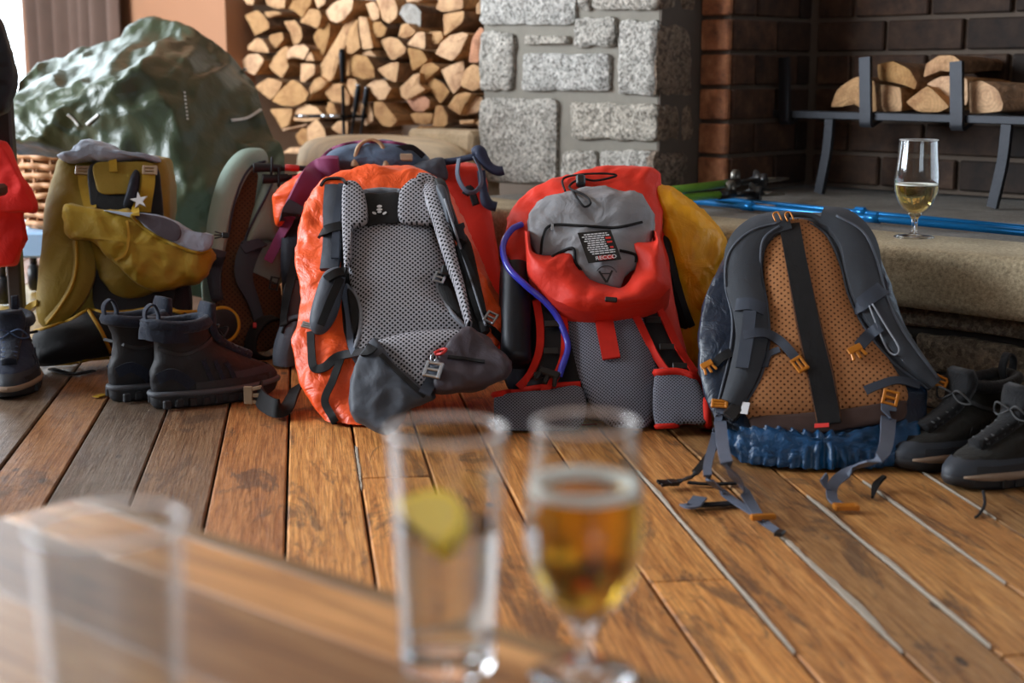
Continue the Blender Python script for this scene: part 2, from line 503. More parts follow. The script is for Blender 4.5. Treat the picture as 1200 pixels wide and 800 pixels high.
# ------------------------------------------------------------------ room shell
def floor_mat():
    m, nt, b = new_mat('worn_floorboards')
    v = coords(nt, scale=(1, 1, 1), rnd=True)
    oi = nd(nt, 'ShaderNodeObjectInfo')
    # long growth-ring bands, fine pores, blotches of worn varnish, knots, scratches and pale scuffs
    grain = noi(nt, coords(nt, scale=(34, 1.7, 8), rnd=True), 2.6, 8, .68, 1.8)
    pores = noi(nt, coords(nt, scale=(260, 5, 40), rnd=True), 2.0, 5, .7, .4)
    base = ramp(nt, grain, [(.27, (.22, .085, .025)), (.42, (.47, .21, .062)), (.56, (.66, .335, .11)), (.72, (.80, .46, .185))])
    base = mixc(nt, 1.0, base, oi.outputs['Color'], 'MULTIPLY')
    base = mixc(nt, math_(nt, 'MULTIPLY', ramp(nt, pores, [(.47, (0, 0, 0)), (.56, (1, 1, 1))]), .55), base, mixc(nt, 1.0, base, (.34, .28, .24, 1), 'MULTIPLY'))
    patch = noi(nt, coords(nt, scale=(1.0, .30, 1), rnd=True), 13, 9, .76, .7)
    worn = ramp(nt, patch, [(.53, (0, 0, 0)), (.60, (1, 1, 1))])
    base = mixc(nt, math_(nt, 'MULTIPLY', worn, .68), base, (.062, .036, .024, 1))
    kn = nd(nt, 'ShaderNodeTexVoronoi'); kn.inputs['Scale'].default_value = 7.5
    nt.links.new(coords(nt, scale=(1.5, .7, 1), rnd=True), kn.inputs[0])
    kf = ramp(nt, kn.outputs['Distance'], [(.055, (1, 1, 1)), (.085, (0, 0, 0))])
    base = mixc(nt, math_(nt, 'MULTIPLY', kf, .85), base, (.03, .018, .012, 1))
    sc = noi(nt, coords(nt, scale=(60, 9, 10), rnd=True), 1.5, 8, .8, 2.5)
    base = mixc(nt, math_(nt, 'MULTIPLY', ramp(nt, sc, [(.64, (0, 0, 0)), (.68, (1, 1, 1))]), .5), base, (.56, .46, .36, 1))
    s2 = noi(nt, coords(nt, scale=(14, 90, 10), rnd=True), 1.5, 6, .8, 3.0)
    base = mixc(nt, math_(nt, 'MULTIPLY', ramp(nt, s2, [(.68, (0, 0, 0)), (.71, (1, 1, 1))]), .6), base, (.05, .03, .02, 1))
    nt.links.new(base, b.inputs['Base Color'])
    rg = noi(nt, v, 30, 6, .7)
    nt.links.new(math_(nt, 'ADD', math_(nt, 'MULTIPLY', rg, .45), .20), b.inputs['Roughness'])
    b.inputs['Specular IOR Level'].default_value = .5
    n1 = bump(nt, None, patch, .45, .004)
    n1 = bump(nt, None, grain, .5, .002, n1)
    bump(nt, b, pores, .5, .0012, n1)
    return m
M_FLOOR = floor_mat()
M_GAP = plain('dark_subfloor', '#14100d', .95)
M_FILL = plain('pale_gap_filler', '#a59a8a', .9, 0, .8, 120)

fl = MB(); cbox(fl, (0, 2.7, -.03), *AX, 7.4, 10.2, .02, .001)
floor = struct(fl.build('floor', M_GAP, base=(0, 0, 0), smooth=False))
BU = V((-.1459, .9893, 0)).normalized(); BPd = V((BU.y, -BU.x, 0))
def seam(x): return at_z(x, 600, 0).dot(BPd)
seams = [seam(x) for x in (47, 148, 242, 335.5, 428, 520, 611, 704, 790, 886, 970, 1063, 1155)]
sp = (seams[-1] - seams[0]) / 12
while seams[0] > -4.0: seams.insert(0, seams[0] - sp * random.uniform(.92, 1.08))
i0 = min(range(len(seams)), key=lambda i: abs(seams[i] - seam(47)))
while seams[-1] < 3.2: seams.append(seams[-1] + sp * random.uniform(.92, 1.08))
rb = random.Random(4)
joints = {i0 + 4: [at_z(425, 560, 0).dot(BU)], i0 + 7: [at_z(765, 681, 0).dot(BU)], i0 + 10: [at_z(1110, 770, 0).dot(BU)]}
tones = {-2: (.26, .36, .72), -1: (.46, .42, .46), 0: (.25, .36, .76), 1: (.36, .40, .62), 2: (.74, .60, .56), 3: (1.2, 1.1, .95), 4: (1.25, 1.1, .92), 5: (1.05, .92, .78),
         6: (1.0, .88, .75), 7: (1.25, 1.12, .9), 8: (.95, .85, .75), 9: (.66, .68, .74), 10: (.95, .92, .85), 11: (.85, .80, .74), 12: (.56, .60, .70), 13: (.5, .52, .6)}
def plank(s0, s1, t0, t1, tone):
    mb = MB(); w_, l_ = s1 - s0 - .0042, t1 - t0 - .003
    tilt = rb.uniform(-.0012, .0012)
    cbox(mb, (0, 0, -.011), *AX, w_, l_, .022, .0022)
    for p in mb.v: p.z += p.x * tilt / w_ * 2 - abs(tilt)
    o = mb.build('plank', M_FLOOR, base=(0, 0, 0), smooth=False)
    o.parent = floor
    C = BPd * ((s0 + s1) / 2) + BU * ((t0 + t1) / 2)
    o.location = (C.x, C.y, rb.uniform(-.0012, 0)); o.rotation_euler = (0, 0, math.atan2(BPd.y, BPd.x))
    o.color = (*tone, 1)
for i in range(len(seams) - 1):
    k = i - i0
    cuts = sorted(joints.get(i, [rb.uniform(3.4, 5.0)] if -3 < k < 14 else [rb.uniform(-1, 3)]))
    ends = [-2.2] + cuts + [8.0]
    t = tones.get(k, (rb.uniform(.5, .9), rb.uniform(.5, .8), rb.uniform(.45, .7)))
    for j in range(len(ends) - 1):
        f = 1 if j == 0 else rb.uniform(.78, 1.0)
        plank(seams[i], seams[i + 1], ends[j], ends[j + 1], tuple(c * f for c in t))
def filler(k, ya, yb, wd):
    s0 = seams[i0 + k]; mb = MB()
    xs = [at_z(600, yy, 0).y for yy in (ya, yb)]
    t0, t1 = sorted(xs); n = 60; rows = []; wd *= .8
    r = random.Random(k)
    for q in range(n + 1):
        t = t0 + (t1 - t0) * q / n; c = BU * t + BPd * s0
        e_ = min(1, q / 5, (n - q) / 5); k_ = .55 + .9 * noise.noise(V((t * 9, k * 3.3, 0))) + .35 * noise.noise(V((t * 40, k, 2)))
        a = wd * max(.04, k_) * e_ + .0002; bq = wd * .12 * r.uniform(0, 1.6) * e_
        rows.append([c - BPd * bq - UZ * .004, c - BPd * bq + UZ * .0008, c + BPd * a + UZ * .0010, c + BPd * a - UZ * .004])
    mb.grid(rows, None, True, 0, True, True)
    mb.build('gap_filler', M_FILL, floor, smooth=False)
filler(9, 628, 798, .0095); filler(10, 600, 798, .0062); filler(8, 560, 790, .0045); filler(11, 585, 720, .0062); filler(4, 520, 570, .006); filler(12, 572, 640, .004); filler(7, 560, 605, .004)

def wall_mat(name, col):
    m, nt, b = new_mat(name); v = coords(nt)
    f = noi(nt, v, 5, 5); c = lin(col)
    nt.links.new(mixc(nt, f, tuple(x * .9 for x in c[:3]) + (1,), c), b.inputs['Base Color'])
    b.inputs['Roughness'].default_value = .85
    bump(nt, b, noi(nt, v, 60, 5), .15, .004)
    return m
M_WALL = wall_mat('peach_plaster', '#a67859')
M_RETURN = wall_mat('grey_plaster', '#a99a8c')
M_CEIL = wall_mat('dim_unseen_ceiling', '#a39686')  # unseen ceiling, toned down for less bounced light
M_DARKWALL = wall_mat('dark_unseen_wall', '#6a5846')  # unseen walls, coloured dark to deepen the room's shade
M_FRAME = plain('white_window_paint', '#d8d8d4', .4)
M_GLASSPANE, _nt, _b = new_mat('window_glass')
_b.inputs['Transmission Weight'].default_value = 1; _b.inputs['Roughness'].default_value = 0; _b.inputs['IOR'].default_value = 1.01; _b.inputs['Base Color'].default_value = (.97, .99, 1, 1)

HZ = .30                                   # height of the hearth top
LH, LP, LB = 3.22, 4.06, 0                 # x+y of the hearth's front edge and of the pillar front
def on_line(L, x):                         # point of the line x+y=L seen at pixel column x near the horizon
    k = (x - 600) / FPX; Y = L / (1 + k * 1.0); return V((L - Y, Y, 0))
def e1p(L, t): return V((L / 2, L / 2, 0)) + E1 * t       # point along the line x+y=L
def e1t(P): return (P.x - P.y) * R2
def wall_piece(mb, t0, t1, z0, z1, L0=LP, th=.12):
    C = e1p(L0, (t0 + t1) / 2) + E2 * (th / 2) + UZ * ((z0 + z1) / 2)
    cbox(mb, C, E1, UZ, E2, t1 - t0, z1 - z0, th, .002)
NL = e1t(on_line(LP, 272)); PL0 = e1t(on_line(LP, 562)); PR0 = e1t(on_line(LP, 768))
WL = e1t(on_line(LP, 40)); WFAR = WL - 1.15
# the wall with the far window, the log recess and the fireplace opening
wb = MB()
CZ = 3.0; WT = 2.82
wall_piece(wb, -7.4, WFAR, 0, CZ); wall_piece(wb, WFAR, WL, 0, .36); wall_piece(wb, WFAR, WL, WT, CZ)
wall_piece(wb, WL, NL, 0, CZ)
wall_piece(wb, NL, PL0, 1.42, CZ)
wall_piece(wb, PL0, 2.0, 1.12, CZ, LP + .02)
wall_back = struct(wb.build('wall_back', M_WALL, smooth=False))
nb = MB()
wall_piece(nb, NL - .1, PL0 + .3, 0, 1.5, LP + .62, .06)
C = e1p(LP, NL - .03) + E2 * .36 + UZ * .72; cbox(nb, C, E1, UZ, E2, .06, 1.44, .56, .002)
C = e1p(LP, (NL + PL0) / 2) + E2 * .36 + UZ * 1.45; cbox(nb, C, E1, UZ, E2, PL0 - NL, .06, .56, .002)
struct(nb.build('wall_recess', M_RETURN, smooth=False))
# window in the back wall
wn_ = MB(); tc_ = (WFAR + WL) / 2; ww = WL - WFAR
for a in (-1, 1):
    cbox(wn_, e1p(LP, tc_ + a * (ww / 2 - .02)) + E2 * .05 + UZ * 1.59, E1, UZ, E2, .05, 2.46, .07, .006)
    cbox(wn_, e1p(LP, tc_) + E2 * .05 + UZ * (1.59 + a * 1.205), E1, UZ, E2, ww, .05, .07, .006)
cbox(wn_, e1p(LP, tc_) + E2 * .05 + UZ * 1.59, E1, UZ, E2, .04, 2.46, .06, .006)
cbox(wn_, e1p(LP, tc_) + E2 * .05 + UZ * 1.75, E1, UZ, E2, ww, .04, .06, .006)
window_1 = struct(wn_.build('window_1', M_FRAME, smooth=False))
g_ = MB(); cbox(g_, e1p(LP, tc_) + E2 * .06 + UZ * 1.59, E1, UZ, E2, ww - .06, 2.37, .004, .0005)
g_.build('pane', M_GLASSPANE, window_1, smooth=False)
s_ = MB(); cbox(s_, e1p(LP, tc_) - E2 * .06 + UZ * .35, E1, UZ, E2, ww + .16, .035, .16, .006)
struct(s_.build('trim_1', plain('window_board', '#b98f74', .5), smooth=False))

# other walls of the room and the ceiling (a second window opens in the left one)
def box_obj(name, mat, boxes):
    mb = MB()
    for x0, x1, y0, y1, z0, z1 in boxes:
        cbox(mb, ((x0 + x1) / 2, (y0 + y1) / 2, (z0 + z1) / 2), *AX, x1 - x0, y1 - y0, z1 - z0, .002)
    return struct(mb.build(name, mat, smooth=False))
box_obj('wall_left', M_WALL, [(-3.52, -3.4, -2.1, 7.6, 0, .68), (-3.52, -3.4, -2.1, 7.6, 2.22, 3.0), (-3.52, -3.4, -2.1, 1.68, .68, 2.22), (-3.52, -3.4, 4.32, 7.6, .68, 2.22)])
box_obj('wall_front', M_DARKWALL, [(-3.5, .15, -2.12, -2.0, 0, 3.0), (2.05, 3.2, -2.12, -2.0, 0, 3.0), (.15, 2.05, -2.12, -2.0, 0, .8), (.15, 2.05, -2.12, -2.0, 2.18, 3.0)])
box_obj('wall_right', M_DARKWALL, [(3.1, 3.22, -2.1, 1.2, 0, 3.0)])
box_obj('ceiling', M_CEIL, [(-3.6, 3.3, -2.2, 7.7, 3.0, 3.06)])
def plain_window(name, axis, C, wd, hg):
    R, N = (V((0, 1, 0)), V((1, 0, 0))) if axis == 'x' else (V((1, 0, 0)), V((0, 1, 0)))
    mb = MB()
    for a in (-1, 1):
        cbox(mb, C + R * (a * (wd / 2 - .025)), R, UZ, N, .05, hg, .06, .005)
        cbox(mb, C + UZ * (a * (hg / 2 - .025)), R, UZ, N, wd, .05, .06, .005)
    for a in (-.5, 0, .5) if wd > 2 else (0,):
        cbox(mb, C + R * (a * wd / 2), R, UZ, N, .04, hg, .05, .005)
    o = struct(mb.build(name, M_FRAME, smooth=False))
    g = MB(); cbox(g, C, R, UZ, N, wd - .06, hg - .06, .004, .0005); g.build('pane', M_GLASSPANE, o, smooth=False)
plain_window('window_2', 'x', V((-3.46, 3.0, 1.45)), 2.64, 1.54)
plain_window('fill_window', 'y', V((1.1, -2.06, 1.49)), 1.9, 1.38)  # unseen window added behind the camera for the fill light

# ------------------------------------------------------------------ curtain
M_CURT = fabric('taupe_curtain_cloth', '#6e5a50', .85, .15, .15, 12, .3, .3)
cu = MB(); rows = []; uvr = []
c0, c1 = e1t(on_line(LP - .13, 41)) , e1t(on_line(LP - .13, 141))
for j in range(13):
    z = 2.85 - j * (2.8 / 12); row = []; ur = []
    for i in range(97):
        t = i / 96; s = c0 + (c1 - c0) * t
        fold = .030 * math.sin(t * 6.5 * 2 * math.pi + .5 * math.sin(j * .35 + t * 5)) + .012 * math.sin(t * 31 + j * .2)
        row.append(e1p(LP - .085, s) - E2 * fold + UZ * z); ur.append((s, z))
    rows.append(row); uvr.append(ur)
b_rows = [[p + E2 * .006 for p in r] for r in rows]
cu.grid(rows, uvr); cu.grid(b_rows, uvr)
curtain = cu.build('curtain', M_CURT)
tag(curtain, 'long taupe curtain hanging in folds beside the bright window', 'curtain')
# curtain pole holding it
cp = MB(); tube(cp, [e1p(LP - .085, WFAR - .2) + UZ * 2.87, e1p(LP - .085, c1 + .15) + UZ * 2.87], .014, 10)
cp.build('pole', plain('dark_metal_pole', '#2b2623', .4, .8), curtain)

# ------------------------------------------------------------------ stone pillar
M_GRAN = granite('pale_granite', '#b9b9b5', '#4d4b47', '#f2f1ef', 1.0)
M_GRAN_R = granite('shaded_sooty_granite', '#8a796b', '#3a302a', '#a99a8b', .8)  # soot and the shade of the pillar's inner side, both in the colour
M_MORTAR = plain('grey_mortar', '#7f7a70', .95, 0, .9, 60)
M_MORTAR_R = plain('shaded_sooty_mortar', '#5a5048', .95, 0, .7, 90)  # joints of that side, darkened for soot and shade alike
def rough_block(mb, poly3, N, depth, seed, amp=.006, inset=.010, nsub=6):
    """stone with a dressed rough face: quad corners poly3 (tl,tr,br,bl), facing N, body running depth behind"""
    tl, tr, br, bl = poly3; rows = []
    g = nsub
    for j in range(g + 1):
        row = []
        for i in range(g + 1):
            a, b = i / g, j / g
            a2, b2 = a, b
            p = (tl * (1 - a2) + tr * a2) * (1 - b2) + (bl * (1 - a2) + br * a2) * b2
            e = min(a, 1 - a, b, 1 - b)
            d = amp * 1.5 * fbm(p, 17, seed) + amp * 1.3 * fbm(p, 48, seed + 5, 2)
            if e == 0:
                d = -inset * .9 + d * .3
                q = (tl + tr + br + bl) / 4
                p = p + (q - p).normalized() * (amp * .45 + amp * 1.0 * fbm(p, 20, seed + 9) + amp * .5 * fbm(p, 60, seed + 2, 2))
                if min(i, g - i) + min(j, g - j) == 0: p = p + (q - p) * .05
            p = p + N * d
            row.append(p)
        rows.append(row)
    back = []
    fr_ = [rows[0][i] for i in range(g + 1)] + [rows[j][g] for j in range(1, g + 1)] + [rows[g][i] for i in range(g - 1, -1, -1)] + [rows[j][0] for j in range(g - 1, 0, -1)]
    mb.grid(rows)
    mb.grid([fr_, [p - N * depth for p in fr_]], None, True)
stone_pillar_t = MB()
PZ0, PZ1 = HZ, 1.14
C = e1p(LP, (PL0 + PR0) / 2) + E2 * .098 + UZ * ((PZ0 + PZ1) / 2)
cbox(stone_pillar_t, C, E1, UZ, E2, PR0 - PL0 - .012, PZ1 - PZ0, .172, .003)
stone_pillar = struct(stone_pillar_t.build('stone_pillar', M_MORTAR, smooth=False))
mb = MB(); cbox(mb, e1p(LP, PR0 - .004) + E2 * .100 + UZ * ((PZ0 + PZ1) / 2), E1, UZ, E2, .006, PZ1 - PZ0, .174, .001); mb.build('shaded_sooty_mortar', M_MORTAR_R, stone_pillar, smooth=False)
NF = -E2
PF0 = e1p(LP, PL0)
def on_pillar(x, y): return at_pl(x, y, PF0 - E2 * .002, NF)
st = [((562, -42), (675, -42), (673, 29), (562, 30)), ((680, -40), (691, -40), (690.5, 12.5), (680.5, 12.5)), ((693, -40), (771, -40), (771, 12), (693, 11)),
      ((672, 20), (720, 19), (720.5, 56), (671, 55.5)), ((562.5, 36), (602, 37), (600.5, 105.5), (561, 106.5)), ((613.5, 40), (666, 41.5), (667, 51.5), (613, 52.5)),
      ((611.5, 61.5), (713.5, 62), (714.5, 107.5), (610.5, 107)), ((724.5, 23), (771.5, 24), (767, 112.5), (723, 111)), ((560.5, 114), (653, 115), (651, 214.5), (561, 213)),
      ((667, 119), (769.5, 121), (768.5, 166), (668, 163.5)), ((657.5, 176), (698.5, 176), (699, 218), (656.5, 218)), ((701.5, 174.5), (764, 176.5), (765, 222), (701.5, 220))]
rs_ = random.Random(8)
for i, q in enumerate(st):
    mb = MB(); rough_block(mb, [on_pillar(*p) - E2 * .008 for p in q], NF, .06, i * 3.1, nsub=11)
    mb.build('stone', M_GRAN, stone_pillar)
PRC = e1p(LP, PR0)
def on_rev(x, y): return at_pl(x, y, PRC, E1)
st2 = [((772, -42), (793, -42), (793, 12), (772, 12.5)), ((797, -42), (815, -42), (814.5, 13.5), (797, 13)), ((772, 25), (812.5, 26), (811.5, 113.5), (768.5, 113)),
       ((770, 121), (797, 122), (796, 166), (769.5, 166)), ((799, 122), (811, 123), (810, 166), (798.5, 166)), ((766, 177), (808, 177.5), (807, 218), (765, 222))]
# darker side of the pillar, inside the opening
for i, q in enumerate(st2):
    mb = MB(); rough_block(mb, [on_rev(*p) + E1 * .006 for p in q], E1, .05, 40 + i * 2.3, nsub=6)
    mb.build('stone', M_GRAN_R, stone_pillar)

# courses above the picture's top edge
zt_ = on_pillar(600, -42).z + .008
for k, (za, zb) in enumerate(((zt_, zt_ + .105), (zt_ + .117, 1.135))):
    t = PL0 + .003; r_ = random.Random(20 + k)
    while t < PR0 - .01:
        L_ = min(r_.uniform(.10, .26), PR0 - .003 - t)
        if PR0 - .003 - t - L_ < .07: L_ = PR0 - .003 - t
        if zb - za > .03:
            mb = MB(); q = [e1p(LP, t) + UZ * zb, e1p(LP, t + L_ - .010) + UZ * zb, e1p(LP, t + L_ - .010) + UZ * za, e1p(LP, t) + UZ * za]
            rough_block(mb, [p - E2 * .010 for p in q], NF, .06, 70 + k * 9 + t * 31, nsub=7); mb.build('stone', M_GRAN, stone_pillar)
        t += L_
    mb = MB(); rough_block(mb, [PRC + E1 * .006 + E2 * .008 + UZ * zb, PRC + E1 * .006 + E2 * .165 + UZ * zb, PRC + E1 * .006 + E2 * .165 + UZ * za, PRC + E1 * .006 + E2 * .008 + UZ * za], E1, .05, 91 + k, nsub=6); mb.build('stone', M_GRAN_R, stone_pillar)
# ------------------------------------------------------------------ brick firebox
def brick_mat():
    m, nt, b = new_mat('sooty_brick'); v = coords(nt, rnd=True)
    oi = nd(nt, 'ShaderNodeObjectInfo')
    f = noi(nt, v, 18, 5, .65)
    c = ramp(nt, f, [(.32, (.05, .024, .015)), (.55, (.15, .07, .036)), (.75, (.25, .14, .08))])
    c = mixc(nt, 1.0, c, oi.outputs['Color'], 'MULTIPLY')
    nt.links.new(c, b.inputs['Base Color']); b.inputs['Roughness'].default_value = .85
    bump(nt, b, f, .6, .005)
    return m
M_BRICK = brick_mat()
M_BMORT = plain('sooty_brick_mortar', '#5c5046', .95, 0, .6, 90)
RB = PRC + E2 * .172                      # inner end of the stone side
BF = RB + E1 * .095                       # brick edge nearest the room
CO = BF + E2 * .37                        # back corner of the firebox
def brick(mb_parent, C, R, N, L_, H_, dp, tone, amp=.0012):
    mb = MB(); cbox(mb, (0, 0, 0), R, UZ, N, L_, H_, dp, .004)
    o = mb.build('brick', M_BRICK, base=(0, 0, 0), smooth=False)
    o.parent = mb_parent; o.location = C - LOC[mb_parent.name]; o.color = (*tone, 1)
core = MB()
FZ1 = 1.12
cbox(core, RB - E1 * .04 + E2 * .17 + UZ * ((HZ + FZ1) / 2), E1, UZ, E2, .1, FZ1 - HZ, .312, .002)
cbox(core, RB + E1 * .0435 + E2 * .20 + UZ * ((HZ + FZ1) / 2), E1, UZ, E2, .087, FZ1 - HZ, .372, .002)
cbox(core, CO + E1 * .46 + E2 * .06 + UZ * ((HZ + FZ1) / 2), E1, UZ, E2, 1.1, FZ1 - HZ, .106, .002)
cbox(core, CO + E1 * .97 - E2 * .2 + UZ * ((HZ + FZ1) / 2), E1, UZ, E2, .09, FZ1 - HZ, .44, .002)
wall_firebox = struct(core.build('wall_firebox', M_BMORT, smooth=False))
CH = .089; rbk = random.Random(3)
for k in range(9):
    z = HZ + .012 + CH * k + .039
    if z > FZ1 - .04: break
    # header column on the front, the daylight on it put into a brighter tone
    br = rbk.uniform(.85, 1.15)
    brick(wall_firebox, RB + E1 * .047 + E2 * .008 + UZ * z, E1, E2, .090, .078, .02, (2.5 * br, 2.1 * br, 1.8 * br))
    # left side of the firebox, running away
    t = .012; first = .105 if k % 2 else .2
    while t < .36:
        L_ = min(first, .372 - t); first = .195
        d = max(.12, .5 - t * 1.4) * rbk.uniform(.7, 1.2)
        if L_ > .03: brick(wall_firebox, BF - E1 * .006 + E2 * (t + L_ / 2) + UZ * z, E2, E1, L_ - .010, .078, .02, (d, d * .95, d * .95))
        t += L_
    # right side, outside the picture
    t = .03; first = .10 if k % 2 else .2
    while t < .40:
        L_ = min(first, .41 - t); first = .2
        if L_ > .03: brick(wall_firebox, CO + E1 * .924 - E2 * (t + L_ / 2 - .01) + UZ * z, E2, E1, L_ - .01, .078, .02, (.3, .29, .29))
        t += L_
    brick(wall_firebox, CO + E1 * .97 - E2 * .421 + UZ * z, E1, E2, .084, .078, .02, (1.2, 1.05, .9))
    # back
    t = .02; first = .115 if k % 2 else .215
    while t < .92:
        L_ = min(first, .94 - t); first = .225
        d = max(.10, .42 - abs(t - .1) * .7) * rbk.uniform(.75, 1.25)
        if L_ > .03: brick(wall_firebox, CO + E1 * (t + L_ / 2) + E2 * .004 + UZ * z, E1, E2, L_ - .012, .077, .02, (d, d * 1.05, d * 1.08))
        t += L_

# ------------------------------------------------------------------ hearth
def slab_mat(name, col, dk):
    m, nt, b = new_mat(name); v = coords(nt)
    f = noi(nt, v, 150, 5, .7); g = noi(nt, v, 7, 5, .6)
    c = ramp(nt, f, [(.3, lin(dk)[:3]), (.62, lin(col)[:3])])
    c = mixc(nt, 1.0, c, ramp(nt, g, [(.35, (.68, .66, .62)), (.65, (1.05, 1.03, 1))]), 'MULTIPLY')
    nt.links.new(c, b.inputs['Base Color']); b.inputs['Roughness'].default_value = .82
    n1 = bump(nt, None, g, .3, .01); bump(nt, b, f, .75, .004, n1)
    return m
M_SLAB = slab_mat('dressed_hearth_stone', '#c3b597', '#83775f')
M_HFLOOR = slab_mat('ashy_hearth_floor', '#85827d', '#5f5c58')
hb = MB()
def slab(mb, L0, L1, t0, t1, z0, z1, ch):
    C = e1p((L0 + L1) / 2, (t0 + t1) / 2) + UZ * ((z0 + z1) / 2)
    cbox(mb, C, E1, UZ, E2, t1 - t0, z1 - z0, (L1 - L0) * R2, ch)
HT0 = e1t(on_line(LH, 468))
slab(hb, LH + .10, LP + .9, HT0 + .02, 1.6, 0.0, HZ - .112, .004)
hearth = struct(hb.build('hearth', plain('dark_hearth_core', '#2c2723', .95), smooth=False))
# kerb stone: one long dressed block with a rounded edge and a worked face
kb = MB(); n = 90; rows = []
kw = .34 * R2
prof = [(.004, -.106), (.0, -.09), (.0, -.02), (.004, -.006), (.014, 0), (.05, 0), (kw - .008, 0), (kw, -.006), (kw, -.106)]
for i in range(n + 1):
    t = HT0 + (1.6 - HT0) * i / n; row = []
    for dd, zz in prof:
        P = e1p(LH, t) + E2 * dd + UZ * (HZ + zz)
        P += -E2 * (.0022 * fbm(P, 16, 2.0)) + UZ * (.0012 * fbm(P, 14, 7.0) * (1 if zz > -.05 else 0))
        row.append(P)
    rows.append(row)
kb.grid(rows, None, True, 0, True, True)
kb.build('kerb_stone', M_SLAB, hearth)
# hearth floor flags
hf = [(HT0, -.62), (-.62, .02), (.02, .46), (.46, 1.6)]
fz = [(LH + .352, LP + .32), (LP + .326, LP + .9)]
for a, b in fz:
    for t0, t1 in hf:
        mb = MB(); slab(mb, a, b, t0 + .002, t1 - .002, HZ - .06, HZ - rbk.uniform(.003, .005), .003)
        mb.build('flagstone', M_HFLOOR, hearth, smooth=False)
# rough stones under the kerb
lp_ = e1p(LH + .07, 0)
def on_base(x, y): return at_pl(x, y, lp_, -E2)
def tz(t, z): return e1p(LH + .07, t) + UZ * z
M_BASE = granite('base_stone', '#7d6f5f', '#40372e', '#a4957f', .75)
rq = random.Random(5)
zr = [(.150, .188), (.072, .143), (.004, .066)]
for r_, (za, zb) in enumerate(zr):
    t = HT0 + .03
    while t < 1.5:
        L_ = rq.uniform(.16, .30) if r_ else rq.uniform(.2, .34)
        if r_ == 1 and t < .3 and t + L_ > .3: L_ = .52
        mb = MB(); j = lambda: rq.uniform(-.004, .004)
        rough_block(mb, [tz(t + .005, zb + j()), tz(t + L_ - .006, zb + j()), tz(t + L_ - .006, za + j()), tz(t + .005, za + j())], -E2, .05, rq.uniform(0, 50), .006, .012, 6)
        mb.build('stone', M_BASE, hearth)
        t += L_

# pale stone ledge at the foot of the wood stack, beside the pillar
M_LEDGE = slab_mat('pale_ledge_stone', '#dcc6a6', '#bba485')
zl_ = at_y(520, 150, 4.40).z
lm_ = MB(); tA, tB = e1t(on_line(LP, 484)), PL0 - .012
cbox(lm_, e1p(LP + .10, (tA + tB) / 2) + UZ * (zl_ / 2) - E2 * .03, E1, UZ, E2, tB - tA, zl_, .13, .012)
struct(lm_.build('trim_2', M_LEDGE, smooth=False))
